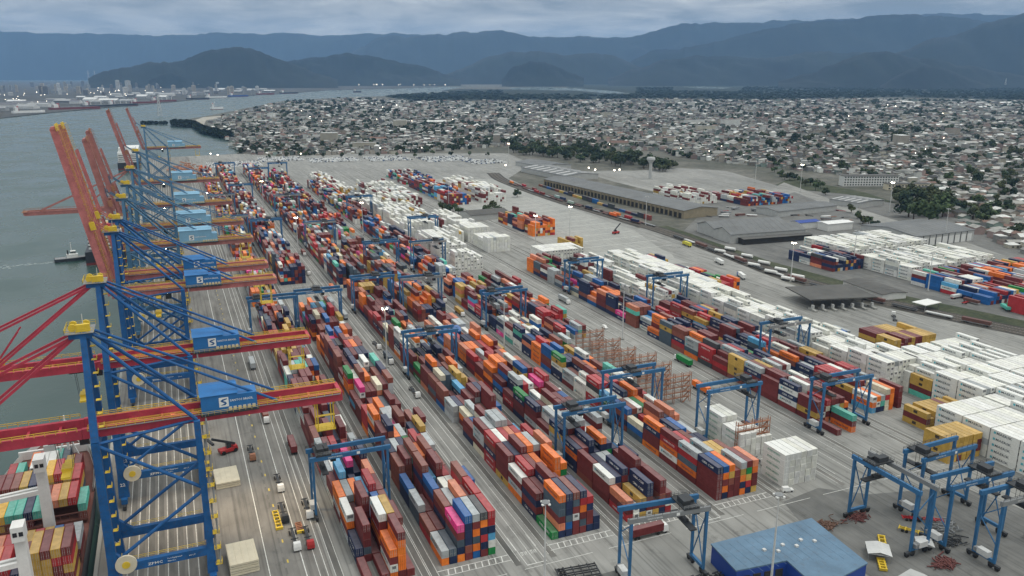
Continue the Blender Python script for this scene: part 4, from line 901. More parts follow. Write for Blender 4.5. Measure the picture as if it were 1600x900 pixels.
# ------------------------------------------------------------------ vehicles
def add_wheels(t, pts, r=.5, w=.3):
    for x, y in pts: MB().tube((x - w / 2, y, r), (x + w / 2, y, r), r, n=10).build('wheel', M_tyre, t)
def truck(x, y, rz, lab, cab=None, load=None, grp='terminal tractors and trailers', box=None):
    """drives along local -Y; trailer behind towards +Y"""
    t = thing('truck', lab, 'truck', (x, y, 0), rz, grp); cab = cab or M_white
    c = MB().box(-1.2, -3.2, .75, 1.2, -1.2, 2.0); c.pts([(-1.2, -3.2, 2.0), (1.2, -3.2, 2.0), (1.2, -1.2, 2.0), (-1.2, -1.2, 2.0), (-1.1, -2.9, 3.1), (1.1, -2.9, 3.1), (1.1, -1.3, 3.1), (-1.1, -1.3, 3.1)], BOXF[1:]); co = c.build('cab', cab, t)
    MB().quad((-1.0, -3.17, 2.05), (1.0, -3.17, 2.05), (.92, -2.93, 2.9), (-.92, -2.93, 2.9)).build('windscreen', M_glass, co)
    MB().box(-.45, -1.2, .8, .45, 10.6, 1.15).box(-1.2, -.6, 1.15, 1.2, -.3, 1.35).box(-1.2, 3.4, 1.15, 1.2, 3.7, 1.35).box(-1.2, 10.2, 1.15, 1.2, 10.5, 1.35).build('chassis', M_dark, t)
    add_wheels(t, [(-1, -2.2), (1, -2.2), (-1, .6), (1, .6), (-1, 8.2), (1, 8.2), (-1, 9.5), (1, 9.5)])
    if box: MB().box(-1.22, -.8, 1.4, 1.22, 10.9, 3.9).build('trailer_body', box, t)
    if load:
        o = put('shipping_container', reuse(ME_BODY, M_cont[load]), None, (x - math.sin(rz) * -1 * 0, y, 1.36)); o.rotation_euler = (0, 0, rz)
        d = Vector((0, -1.3, 0)); d.rotate(Matrix.Rotation(rz, 3, 'Z')); o.location = (x + d.x, y + d.y, 1.36)
        tag(o, f'{WORDS[load]} container riding on the {lab}'[:120] if False else f'{WORDS[load]} container loaded on ' + lab.split(',')[0], 'container', 'containers riding on trucks')
        for dm in ME_DOORS: put('door', reuse(dm, M_cont[load]), o)
    return t
TR = [(33.0, 262, 0, 'empty trailer truck parked in the apron lane, second nearest', M_white, None), (30.2, 243, 0, 'red chassis truck, nearest in the apron lane', M_redv, None), (26.0, 243.5, 0, 'white cab truck, nearest in the apron lane', M_white, None), (24.8, 262.5, 0, 'dark tractor beside the yellow frame on the apron', M_dark, None),
      (26.2, 285, 0, 'empty trailer truck farther up the apron lane', M_white, None), (19.2, 315, 0, 'rusty trailer truck on the dashed apron line', M_orange, None), (35.3, 322, math.pi, 'white cab truck waiting beside the first block', M_white, 'maroon'),
      (92, 330, math.pi, 'truck in the lane before the third block, nearest', M_white, 'maroon'), (98.5, 352, 0, 'truck turning by the third block crane', M_white, None), (98.6, 402, 0, 'truck queueing in the lane before the third block', M_white, 'slate'), (98.4, 428, 0, 'truck queueing behind another in the third block lane', M_white, None), (93, 500, math.pi, 'truck near the gap of the second block', M_white, 'grey'),
      (243, 345, math.pi, 'truck hauling boxes along the seventh block', M_white, 'green'), (163, 470, 0, 'truck under the fifth block crane', M_white, 'mustard'), (162.6, 505, 0, 'truck arriving behind the fifth block crane', M_white, 'maroon'), (159, 560, math.pi, 'truck far up the fifth block lane', M_white, 'maroon'),
      (406.8, 532, 2.9, 'white box truck on the access road, upper', M_white, None), (393.3, 486, 2.8, 'white box truck with blue cab on the access road', mat('cab_blue', (.02, .08, .35), .4), None), (422.7, 601, 3.0, 'yellow box truck farthest on the access road', mat('cab_yellow', (.6, .5, .05), .4), None), (415.9, 361, 2.4, 'empty trailer truck beside the dark gate canopy', M_white, None), (664, 520, 1.5, 'orange trailer parked beyond the large grey shed', M_redv, None),
      (228.5, 300, 0, 'truck rolling along the wide lane beside the racks', M_white, 'orange'), (238, 470, 0, 'truck far up the wide lane', M_white, 'grey'), (229, 540, math.pi, 'truck farthest up the wide lane', M_white, 'red'), (92, 268, math.pi, 'truck nearest the lane mouth before the third block', M_white, 'blue'), (159, 262, math.pi, 'truck nearest in the lane before the fifth block', M_white, 'navy'), (162.5, 330, 0, 'truck coming down the lane before the fifth block', M_white, None), (159, 402, math.pi, 'truck beside the light mast of the fifth block lane', M_white, 'mustard'), (28.5, 350, 0, 'truck farther up beside the first block', M_white, 'brown'), (24.3, 380, 0, 'truck on the apron behind the second crane house', M_white, None), (30, 430, math.pi, 'truck on the apron before the first block crane', M_white, 'grey'), (98.5, 560, 0, 'truck at the far cross road of the third block', M_white, 'orange'), (140, 205, 1.57, 'truck crossing the front road beside the gantry', M_white, 'maroon'),
      (205, 232, 0, 'truck beside the rusty rack and white stack', M_white, None), (90.8, 620, 0, 'truck far up the lane beside the second block', M_white, None), (98.5, 690, 0, 'truck farther up the third block lane', M_white, 'brown')]
for x, y, rz, lab, cb, ld in TR:
    bx = None
    if 'box truck' in lab: bx = mat('box_yellow', (.6, .55, .05), .5) if 'yellow' in lab else M_white
    if 'orange trailer' in lab: bx = M_cont['orange']
    truck(x, y, rz, lab, cb, ld, box=bx)
def car(x, y, rz, lab, m, van=False):
    t = thing('van' if van else 'car', lab, 'van' if van else 'car', (x, y, 0), rz, 'parked cars and vans')
    b = MB().box(-.9, -2.2, .35, .9, 2.2, .95).build('body', m, t); zt = 1.9 if van else 1.5
    MB().pts([(-.88, -1.3, .95), (.88, -1.3, .95), (.88, 2.1 if van else 1.7, .95), (-.88, 2.1 if van else 1.7, .95), (-.75, -.5, zt), (.75, -.5, zt), (.75, 2.0 if van else 1.1, zt), (-.75, 2.0 if van else 1.1, zt)], BOXF[1:]).build('cabin', m if van else M_glass, t)
    if not van: MB().box(-.74, -.45, zt, .74, 1.05, zt + .03).build('roof', m, t)
    add_wheels(t, [(-.85, -1.4), (.85, -1.4), (-.85, 1.4), (.85, 1.4)], .34, .2)
car(149, 178.4, .4, 'white pickup car parked beside the blue workshop', M_white); car(199.5, 210.5, 1.3, 'white service van beside the tall white stack', M_white, True); car(234.7, 411.7, .1, 'white van driving in the wide lane', M_white, True); car(14.5, 395, 0, 'white car on the apron under the third crane', M_white)
# reach stacker
t = thing('reach_stacker', 'red reach stacker with dark raised boom on the apron', 'reach stacker', (10.6, 325, 0), -1.25)
MB().box(-1.7, -3.6, .8, 1.7, 3.6, 2.0).box(-1.6, 1.8, 2.0, 1.6, 3.5, 2.7).build('body', M_redv, t); MB().box(-.8, -.6, 2.0, .8, 1.2, 3.8).build('cab', M_glass, t)
MB().bar((0, 3.0, 3.0), (0, -6.2, 7.6), .8, .9).build('boom', M_dark, t); MB().box(-3.2, -7.4, 6.2, 3.2, -6.4, 6.9).build('spreader', M_dark, t); add_wheels(t, [(-1.6, -2.4), (1.6, -2.4), (-1.5, 2.6), (1.5, 2.6)], .85, .7)
t = thing('reach_stacker', 'red reach stacker lifting by the railway loading track', 'reach stacker', (392, 672, 0), 1.9)
MB().box(-1.7, -3.6, .8, 1.7, 3.6, 2.4).build('body', M_redv, t); MB().bar((0, 3.0, 3.0), (0, -6.2, 9.6), .8, .9).build('boom', M_dark, t); MB().box(-.8, -.6, 2.4, .8, 1.2, 4).build('cab', M_glass, t); add_wheels(t, [(-1.6, -2.4), (1.6, -2.4), (-1.5, 2.6), (1.5, 2.6)], .85, .7)
# hatch covers lying on the apron
for (x, y, n_, lab) in ((8.3, 300, 3, 'cream ship hatch covers stacked behind the red machine'), (9.0, 241, 5, 'cream ship hatch covers stacked nearest on the apron')):
    t = thing('hatch_cover_stack', lab, 'hatch cover', (x, y, 0), .03, 'hatch covers on the apron')
    for k in range(n_):
        z = .15 + k * .85; o = MB().box(-4.3, -6.4 + .1 * (k % 2), z, 4.3, 6.4, z + .62).build('hatch_cover', M_cream, t)
        rb = MB()
        for q in range(5): rb.box(-4.1 + q * 1.95, -6.3, z + .62, -3.9 + q * 1.95, 6.3, z + .70)
        rb.build('rib', M_cream, o)
# apron bits: yellow spreader frames
for x, y, l_, lab in ((22.3, 263, 12, 'yellow spreader frame lying on the apron line'), (28.6, 255, 6, 'small rusty spreader frame between apron trucks')):
    t = thing('spreader_frame', lab, 'spreader', (x, y, .02))
    fr = MB()
    for s in (-1, 1): fr.box(s * .9 - .15, -l_ / 2, .25, s * .9 + .15, l_ / 2, .7)
    for q in np.linspace(-l_ / 2 + .3, l_ / 2 - .3, 6): fr.box(-1.1, q - .2, .2, 1.1, q + .2, .8)
    fr.build('frame', M_yel if l_ > 8 else M_orange, t); MB().box(-1.2, -l_ / 2 - .5, 0, 1.2, -l_ / 2 + .3, .9).build('end_beam', M_yel, t)

# ------------------------------------------------------------------ container ship at the berth
M_hull = mat('hull_red', (.16, .03, .03), .5, dirt=.2); M_hulld = mat('hull_dark', (.03, .035, .045), .5); M_deck = mat('deck_paint', (.17, .07, .055), .7, var=.2, dirt=.3)
t = thing('container_ship', 'container ship with white deck cranes berthed under the nearest cranes', 'ship', (-51, 0, 0))
H = [(-15.8, 120), (15.8, 120), (15.8, 292), (15.0, 310), (12.0, 326), (6.5, 340), (0, 350), (-6.5, 340), (-12, 326), (-15, 310), (-15.8, 292)]
hb = MB(); n_ = len(H); hb.pts([(x, y, z) for z, k in ((-4, .9), (9.5, 1)) for x, y in [(a * k, 120 + (b_ - 120) * (.985 if k < 1 else 1)) for a, b_ in H]], [(i, (i + 1) % n_, n_ + (i + 1) % n_, n_ + i) for i in range(n_)]); hb.build('hull', M_hulld, t)
MB().pts([(x * .995, y, 8.8) for x, y in H], [tuple(range(n_))]).build('deck', M_deck, t)
bw = MB()
for i in range(2, 10):
    a, b_ = H[i], H[i + 1] if i < 10 else H[0]; bw.quad((a[0], a[1], 9.5), (b_[0], b_[1], 9.5), (b_[0], b_[1], 11.2), (a[0], a[1], 11.2))
    bw.quad((a[0] * .97, a[1] - .3, 11.2), (b_[0] * .97, b_[1] - .3, 11.2), (b_[0] * .97, b_[1] - .3, 9.0), (a[0] * .97, a[1] - .3, 9.0))
bw.build('bulwark', M_white, t)
fm = MB().tube((5.5, 322, 9), (5.5, 322, 27), .5, .3, n=8)
for s in (-1, 1): fm.bar((5.5, 322, 21), (5.5 + s * 4.2, 320, 9), .4)
fm.box(2.2, 321.7, 22.6, 8.8, 322.3, 23.0).tube((5.5, 322, 24), (5.5, 322, 24.5), 1.3, n=12).build('foremast', M_white, t)
MB().box(-1.8, 317, 9, 1.8, 320, 18).build('deck_house', M_lt, t); MB().box(-12, 328, 9, 12, 329, 12.2).build('breakwater', M_white, t)
for yc, top, jib in ((263.5, 33, 1), (222.5, 33, 1)):
    cr = MB().bar((5.5, yc, 8), (5.5, yc, top), 3.0, 3.0, 2.6, 2.6, (0, 1, 0)).build('deck_crane', M_white, t)
    MB().box(4.0, yc - 2.4, top, 7.0, yc + 2.0, top + 4.2).build('crane_head', M_white, cr); MB().box(4.4, yc - 2.5, top + 1.6, 5.4, yc - 2.35, top + 2.8).box(5.8, yc - 2.5, top + 1.6, 6.8, yc - 2.35, top + 2.8).build('window', M_glass, cr)
    MB().bar((4.2, yc - .8, top - 7), (-24, yc - .8, top - 9), 1.1, 1.4).bar((4.2, yc + 1.4, top - 7), (-24, yc + 1.4, top - 9), 1.1, 1.4).build('jib', M_white, cr)
SB = [(198, 4, 12), (213, 3, 12), (230, 4, 12), (246.5, 2, 12), (270.5, 3, 12), (284.5, 3, 10), (298.5, 2, 9), (312, 1, 5)]
smix = ['maroon'] * 6 + ['brown'] * 3 + ['mustard'] * 4 + ['red', 'red', 'navy', 'teal', 'white', 'orange', 'salmon', 'slate']
FIX = {(2, 11): ['mustard', 'maroon', 'mustard', 'red', 'maroon'], (2, 10): ['brown', 'maroon', 'maroon', 'red', 'mustard'], (2, 9): ['mustard', 'mustard', 'mustard', 'mustard', 'maroon'], (2, 8): ['mustard', 'mustard', 'mustard', 'mustard', 'mustard'],
       (3, 11): ['maroon', 'grey'], (3, 10): ['maroon', 'maroon'], (3, 9): ['maroon', 'blue'], (3, 8): ['maroon', 'mustard'], (3, 7): ['brown', 'red'], (3, 6): ['brown', 'mustard'], (4, 10): ['maroon', 'brown', 'red'], (4, 9): ['maroon', 'navy', 'mustard'], (4, 8): ['maroon', 'navy', 'salmon'],
       (4, 2): ['mustard', 'yellow'], (4, 3): ['brown', 'teal'], (4, 4): ['maroon', 'teal'], (4, 5): ['maroon', 'navy'], (4, 6): ['maroon', 'teal'], (5, 6): ['maroon', 'mustard', 'mustard', 'yellow'], (5, 7): ['maroon', 'maroon', 'brown', 'red'], (6, 3): ['maroon', 'grey', 'white'], (6, 4): ['maroon', 'white', 'white'], (6, 5): ['maroon', 'white', 'white'], (7, 3): ['teal']}
rs = random.Random(5)
for i_, (yb, hh, nc) in enumerate(SB):
    for c in range(nc):
        st_ = FIX.get((i_, c)) or [rs.choice(smix) for _ in range(max(1, hh - (rs.random() < .25)))]
        for k, colr in enumerate(st_):
            x = -51 + (c - (nc - 1) / 2) * 2.56; z = 10.6 + k * CT
            u, v, w = seen((x, yb + 6, z + 1.3))
            if u < -25 or v > 930: continue
            if k < len(st_) - 1 and c < nc - 1 and i_ > 0 and k < len(FIX.get((i_ - 1, c), ())) : continue
            tr_ = 'top tier' if k == len(st_) - 1 else ORD[k] + ' tier'
            place_container(x, yb, z, colr, f'{WORDS[colr]} container, {tr_}, {ORD[nc - 1 - c]} row from quay, {ORD[i_]} hold bay aboard ship', 'containers aboard the berthed ship', logo=False)
for i_, (yb, hh, nc) in enumerate(SB):
    lb = MB()
    for c in range(nc + 1): lb.bar((-51 + (c - nc / 2) * 2.56 + 51, yb - .8, 8.8), (-51 + (c - nc / 2) * 2.56 + 51, yb - .8, 13.4), .16)
    lb.bar((-nc / 2 * 2.56, yb - .8, 13.3), (nc / 2 * 2.56, yb - .8, 13.3), .3).box(-nc / 2 * 2.56, yb - .4, 9.9, nc / 2 * 2.56, yb + 12.6, 10.55).build('lashing_bridge', M_deck, t)

def cargo_ship(name, lab, x, y, L, Bm, rz, hull, sup=(.75, .97), colour=None, z0=8.0, boxes=0, cranes=0, white=True):
    t = thing(name, lab, 'ship', (x, y, 0), rz, 'ships at far berths'); h = Bm / 2
    P = [(-h, 0), (h, 0), (h, L * .8), (h * .7, L * .92), (0, L), (-h * .7, L * .92), (-h, L * .8)]
    MB().prism(P, -3.5, z0).build('hull', hull, t); MB().prism([(a * 1.003, b_ * 1.001 - .05) for a, b_ in P], -3.4, -1.0).build('boot_top', M_hull, t)
    s0 = L * .06
    so = MB().box(-h * .85, s0, z0, h * .85, s0 + L * .09, z0 + 14).build('superstructure', M_white, t)
    for k in range(4): MB().box(-h * .86, s0 - .15, z0 + 2 + k * 3.0, h * .86, s0, z0 + 3.0 + k * 3.0).build('window', M_glass, so)
    MB().box(-h * .3, s0 + L * .09, z0, h * .3, s0 + L * .12, z0 + 18).build('funnel', M_redv, t); MB().tube((0, s0 + 4, z0 + 14), (0, s0 + 4, z0 + 22), .4, n=6).build('mast', M_white, t)
    for k in range(cranes):
        yy = L * (.25 + .55 * k / max(1, cranes - 1)); co = MB().bar((0, yy, z0), (0, yy, z0 + 15), 1.6).build('deck_crane', M_white, t); MB().bar((0, yy, z0 + 15), (0, yy + L * .1, z0 + 24), .9).build('jib', M_white, co)
    for k in range(5): MB().box(-h * .7, L * (.2 + k * .12), z0, h * .7, L * (.29 + k * .12), z0 + 1.6).build('hatch', M_grey, t)
    return t
cargo_ship('cargo_ship', 'dark container ship moored beneath the faded middle cranes', -56, 735, 190, 30, 0, M_hulld)
for i_ in range(108):
    c, b, k = i_ % 9, (i_ // 9) % 4, i_ // 36; far_box(-56 + (c - 4) * 2.6, 790 + b * 13.5, 9.7 + k * CT, rs.choice(['white', 'cream', 'grey', 'maroon', 'mustard', 'white', 'brown']))
t = cargo_ship('vehicle_carrier', 'tall white vehicle carrier moored at the far end of the berth', -62, 1480, 190, 32, 0, M_hulld)
MB().box(-15, 12, 8, 15, 165, 24).build('car_deck', M_white, t); MB().box(-13, 16, 24.02, 13, 42, 31).build('bridge', M_white, t)
for k in range(6): MB().box(-15.1, 14, 9.5 + k * 2.3, -15.0, 160, 10.2 + k * 2.3).build('deck_opening', M_grey, t)
# tug
t = thing('tug_boat', 'black and white tug boat motoring beyond the cranes', 'tug', (-84, 762, -3), math.radians(-82))
P = [(-4.2, -13), (4.2, -13), (4.6, 3), (3.2, 9.5), (0, 13), (-3.2, 9.5), (-4.6, 3)]
MB().prism(P, -.6, 2.4).build('hull', M_hulld, t); MB().prism([(a * .93, b_ * .95) for a, b_ in P], 2.41, 2.7).build('deck', M_grey, t)
MB().box(-2.8, -3.5, 2.7, 2.8, 5, 5.4).build('deck_house', M_white, t); w = MB().box(-2.0, -.5, 5.4, 2.0, 3.6, 8.2).build('wheelhouse', M_white, t); MB().box(-2.05, -.55, 6.6, 2.05, 3.65, 7.6).build('window', M_glass, w)
MB().tube((0, .5, 8.2), (0, .5, 15.5), .25, n=6).bar((-1.5, .5, 12.5), (1.5, .5, 12.5), .2).build('mast', M_white, t)
for s in (-1, 1): MB().tube((s * 1.8, -2.4, 5.4), (s * 1.8, -2.4, 8.6), .5, n=8).build('funnel', M_dark, t)
wk = MB()
r2 = random.Random(4)
for k in range(60):
    d = 14 + k * .9; w_ = .6 + d * .05; x = -84 - d + r2.uniform(-1, 1); y = 762 - d * .14 + r2.gauss(0, w_); wk.cbox(x, y, -2.985, r2.uniform(1, 3.2), r2.uniform(.3, .8), .02)
o = wk.build('boat_wake', mat('foam', (.45, .50, .49), .6)); o['kind'] = 'stuff'

# ------------------------------------------------------------------ buildings of the terminal
def ribs(mb, x0, x1, y0, y1, zf, n, along='x'):
    for i in range(n):
        f = (i + .5) / n
        if along == 'x': x = x0 + (x1 - x0) * f; mb.bar((x, y0, zf(y0) + .05), (x, y1, zf(y1) + .05), .12)
def shed(name, lab, x0, y0, x1, y1, h, hr, wall, roof, axis='x', rz=0, openings=0, columns=0, mono=False, panels=0, skylights=0):
    """gabled hall, ridge along axis; local origin at the middle of its floor"""
    w, d = x1 - x0, y1 - y0; t = thing(name, lab, 'warehouse', ((x0 + x1) / 2, (y0 + y1) / 2, 0), rz); a, b_ = w / 2, d / 2
    wm_ = MB().box(-a, -b_, 0, a, b_, h)
    e_ = .7
    if axis == 'x':
        wm_.pts([(-a, -b_, h), (-a, b_, h), (-a, 0, hr - .1)], [(0, 2, 1)]).pts([(a, -b_, h), (a, b_, h), (a, 0, hr - .1)], [(0, 1, 2)])
        R = [[(-a - e_, -b_ - e_, h), (a + e_, -b_ - e_, h), (a + e_, 0, hr), (-a - e_, 0, hr)], [(a + e_, b_ + e_, h), (-a - e_, b_ + e_, h), (-a - e_, 0, hr), (a + e_, 0, hr)]]
        sp_ = [((-a + 2 * a * f, 0), f) for f in np.linspace(0, 1, max(2, int(w / 6)))]
    else:
        wm_.pts([(-a, -b_, h), (a, -b_, h), (0, -b_, hr - .1)], [(0, 1, 2)]).pts([(-a, b_, h), (a, b_, h), (0, b_, hr - .1)], [(0, 2, 1)])
        R = [[(-a - e_, b_ + e_, h), (-a - e_, -b_ - e_, h), (0, -b_ - e_, hr), (0, b_ + e_, hr)], [(a + e_, -b_ - e_, h), (a + e_, b_ + e_, h), (0, b_ + e_, hr), (0, -b_ - e_, hr)]]
    wm_.build('wall', wall, t)
    for q in R:
        lo = [(x, y, z + .02) for x, y, z in q]; hi = [(x, y, z + .3) for x, y, z in q]
        ro = MB().pts(lo + hi, BOXF).build('roof', roof, t)
        A, B_, C_, D_ = (np.array(p) for p in hi); n_ = max(4, int(np.linalg.norm(B_ - A) / 6)); sm = MB()
        for i in range(1, n_): f = i / n_; sm.bar(A + (B_ - A) * f, D_ + (C_ - D_) * f, .16, .12)
        sm.build('roof_seam', roof, ro)
        if skylights:
            for i in range(skylights):
                f0, f1 = (i + .3) / skylights, (i + .55) / skylights; u = lambda f, k: (A + (B_ - A) * f) * (1 - k) + (D_ + (C_ - D_) * f) * k + np.array([0, 0, .08])
                MB().quad(u(f0, .1), u(f1, .1), u(f1, .92), u(f0, .92)).build('skylight', M_lt, ro)
    return t, a, b_
R_grey = mat('roof_grey', (.14, .148, .15), .6, var=.2, scale=.05, dirt=.15); R_dark = mat('roof_dark', (.085, .085, .08), .7, var=.25, scale=.06, dirt=.3); R_blue = mat('roof_blue', (.105, .185, .27), .5, var=.22, scale=.12, dirt=.25)
W_lt = mat('wall_light', (.42, .43, .42), .7, var=.1); W_yel = mat('wall_ochre', (.28, .24, .165), .75, var=.15, dirt=.2); W_blue = mat('wall_blue', (.015, .055, .28), .5, var=.1); W_wht = mat('wall_white', (.66, .67, .65), .6, var=.08)
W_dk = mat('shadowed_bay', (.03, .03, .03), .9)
# blue workshop
t = thing('workshop', 'blue flat roofed workshop in the lower right', 'building', (0, 0, 0))
P = [site(px_, py_, 6.6) for px_, py_ in ((1110.6, 850), (1268, 809.5), (1356, 880), (1285, 918), (1262, 905), (1229.5, 876), (1150, 892))]
cx_, cy_ = sum(p[0] for p in P) / len(P), sum(p[1] for p in P) / len(P)
MB().prism([(cx_ + (x - cx_) * .985, cy_ + (y - cy_) * .985) for x, y in P][::-1], 0, 6.2).build('wall', W_blue, t); ro = MB().prism(P[::-1], 6.22, 6.7).build('roof', R_blue, t)
sm = MB()
for k in range(1, 13): x = 145 + k * 3; sm.bar((x, 166.0 - max(0, x - 165) * .35, 6.72), (x, 182.3, 6.72), .08, .05)
sm.build('roof_seam', R_blue, ro)
for k in range(6): MB().box(158 + k * 3.6, 174 - (k % 2) * 2.2, 6.7, 159 + k * 3.6, 175 - (k % 2) * 2.2, 7.3).build('roof_vent', M_lt, ro)
q0, q1 = np.array(P[6]), np.array(P[5]); dq = (q1 - q0) / np.linalg.norm(q1 - q0); nq = np.array([dq[1], -dq[0]])
for k in range(5):
    c = q0 + dq * (2.2 + k * 3.9) + nq * .02 - (np.array([cx_, cy_]) - (q0 + q1) / 2) * .0
    MB().bar((*c, 2.2), (*(c + dq * 2.6), 2.2), .3, 4.2).build('door', W_dk, t)
shed('site_hut', 'small pale flat hut at the bottom edge beside the workshop', 184, 143.5, 197, 151, 3.4, 3.9, W_lt, W_lt, 'x', .2)
# long arcaded warehouse
t, a, b_ = shed('arcade_warehouse', 'long grey roofed warehouse with ochre arcade along the railway', 489, 718, 535, 1022, 8.5, 11.5, W_yel, R_grey, 'y', math.radians(4.4))
for k in range(38):
    y = -b_ + 4 + k * 7.9
    MB().box(-a - .06, y, .1, -a + .4, y + 4.8, 5.6).build('bay_door', W_dk, t); MB().box(-a - .9, y + 5.2, 0, -a - .02, y + 6.4, 8.3).build('pilaster', W_yel, t)
shed('striped_shed', 'grey shed with pale skylight stripes behind the arcade warehouse', 518, 1050, 575, 1180, 7, 10, W_lt, R_grey, 'y', math.radians(6), skylights=7)
shed('rear_shed', 'dark roofed shed adjoining the far end of the rail yard', 545, 1185, 600, 1270, 6, 9, W_lt, R_grey, 'y', math.radians(8))
shed('twin_gable_shed', 'grey twin gabled shed beside the curved railway, front half', 466, 588, 548, 616, 8, 12.5, W_lt, R_grey, 'x', math.radians(-4))
shed('twin_gable_shed', 'grey twin gabled shed beside the curved railway, rear half', 470, 618.5, 552, 648, 8, 12.5, W_lt, R_grey, 'x', math.radians(-4))
shed('lean_to', 'dark lean-to canopy along the twin gabled shed', 472, 578, 546, 586.6, 5, 5.6, W_dk, R_dark, 'x', math.radians(-4))
t, a, b_ = shed('large_shed', 'large ribbed grey shed with white panelled wall', 604, 513, 680, 575, 10, 13.5, W_lt, R_grey, 'x', math.radians(2), skylights=0)
for k in range(9): MB().box(-a + 1.5 + k * 8.2, -b_ - .12, .4, -a + 7.7 + k * 8.2, -b_ + .02, 7.4).build('wall_panel', W_wht, t); MB().box(-a + .6 + k * 8.2, -b_ - .3, 0, -a + 1.2 + k * 8.2, -b_ + .02, 9.8).build('pilaster', M_dark, t)
shed('pale_wall_shed', 'low shed with pale corrugated wall behind the scrap yard', 598, 690, 690, 722, 6, 8, W_lt, R_grey, 'x', math.radians(6))
shed('striped_canopy', 'striped white roof canopy beside the highway', 722, 700, 770, 740, 6, 7.5, W_lt, R_grey, 'y', math.radians(10), skylights=5)
shed('far_right_shed', 'dark flat shed cut by the picture edge beyond the rear stacks', 655, 395, 735, 440, 6, 7.5, W_lt, R_dark, 'x', 0)
shed('old_depot', 'old dark depot shed among trees beside the reefer row', 285, 792, 330, 822, 6, 9, W_lt, R_dark, 'x', .05)
shed('low_office', 'low dark roofed office beside the rail curve', 442, 392, 462, 432, 4, 5, W_wht, R_dark, 'y', math.radians(-6))
shed('white_office', 'white two storey site office behind the grey sheds', 590, 602, 622, 616, 7, 7.8, W_wht, M_white, 'x', 0)
shed('blue_roof_office', 'site office with blue roof behind the grey sheds', 572, 622, 598, 634, 6, 7.5, W_wht, W_blue, 'x', 0)
# dark gate canopy on columns
t = thing('gate_canopy', 'dark flat gate canopy over the truck lanes', 'canopy', (404, 404, 0), math.radians(-14))
MB().box(-24, -17, 6.6, 24, 17, 7.4).build('roof', R_dark, t)
for k in range(7): MB().bar((-21 + k * 7, -15.5, 0), (-21 + k * 7, -15.5, 6.6), .5).build('column', M_dark, t)
for k in range(7): MB().box(-22.5 + k * 7, -22, 0, -20.6 + k * 7, -13, 1.1).build('lane_island', M_pale, t); MB().box(-22.2 + k * 7, -18, 1.1, -20.9 + k * 7, -15.8, 3.6).build('booth', W_lt, t)
t = thing('white_canopy', 'small white flat canopy beside the rail curve', 'canopy', (451, 367, 0), .1); MB().box(-8, -5, 4.2, 8, 5, 4.6).build('roof', M_white, t)
for sx in (-7, 7):
    for sy in (-4, 4): MB().bar((sx, sy, 0), (sx, sy, 4.2), .3).build('column', M_grey, t)
# water tower
t = thing('water_tower', 'slender water tower with flared top beyond the warehouse', 'water tower', (650, 1020, 0)); MB().tube((0, 0, 0), (0, 0, 24), 2.6, 2.2, n=14).build('shaft', W_lt, t); MB().tube((0, 0, 24), (0, 0, 29), 3, 6.5, n=18).tube((0, 0, 29), (0, 0, 32), 6.5, 5.5, n=18).build('tank', W_lt, t)
# white four storey block
t = thing('apartment_block', 'long white four storey block with rows of dark windows', 'building', (890, 842, 0), math.radians(-22)); MB().box(-38, -8, 0, 38, 8, 14).build('wall', W_wht, t); MB().box(-38.6, -8.6, 14.02, 38.6, 8.6, 14.7).build('roof', R_dark, t)
for k in range(20):
    for f in range(4): MB().box(-36.6 + k * 3.75, -8.12, 1.3 + f * 3.4, -34.6 + k * 3.75, -7.9, 3.0 + f * 3.4).build('window', M_glass, t)
t = thing('apartment_block', 'cream two storey block before the long white one', 'building', (905, 792, 0), math.radians(-22)); MB().box(-28, -6, 0, 28, 6, 8).build('wall', M_cream, t); MB().box(-28.6, -6.6, 8.02, 28.6, 6.6, 8.8).build('roof', R_dark, t)
for k in range(12):
    for f in range(2): MB().box(-26 + k * 4.4, -6.12, 1.2 + f * 3.6, -23.6 + k * 4.4, -5.9, 3.0 + f * 3.6).build('window', M_glass, t)

# ------------------------------------------------------------------ rusty reefer racks
def rack(x, y, w, lab, levels=5):
    t = thing('reefer_rack', lab, 'steel rack', (x, y, 0), 0, 'rusty reefer access racks')
    for k in range(5):
        for d in (0, 1.3): MB().bar((w * k / 4, d, 0), (w * k / 4, d, levels * 2.65 + 1.8), .22).build('post', M_orange, t)
    for l_ in range(1, levels + 1):
        z = l_ * 2.65; o = MB().box(0, .05, z, w, 1.25, z + .12).build('walkway', M_orange, t)
        r_ = MB()
        for d in (0, 1.3): r_.bar((0, d, z + 1.1), (w, d, z + 1.1), .1).bar((0, d, z + .55), (w, d, z + .55), .1)
        r_.build('handrail', M_orange, o)
        MB().bar((w * .8, .65, z - 2.55), (w * .97, .65, z), .7, .14).build('stair', M_orange, t)
for a in ((199.5, 240.5, 16, 'rusty steel rack between the white stacks'), (198, 296, 18, 'rusty steel rack, second from the white stack'), (197.5, 312, 18, 'rusty steel rack, third from the white stack'), (198, 326, 18, 'rusty steel rack, fourth from the white stack'), (198, 344, 17, 'rusty steel rack, fifth from the white stack', 4), (198, 360, 17, 'rusty steel rack with pale front, sixth from white stack', 4), (198, 378, 17, 'rusty steel rack, farthest along the sixth block', 4)): rack(*a)
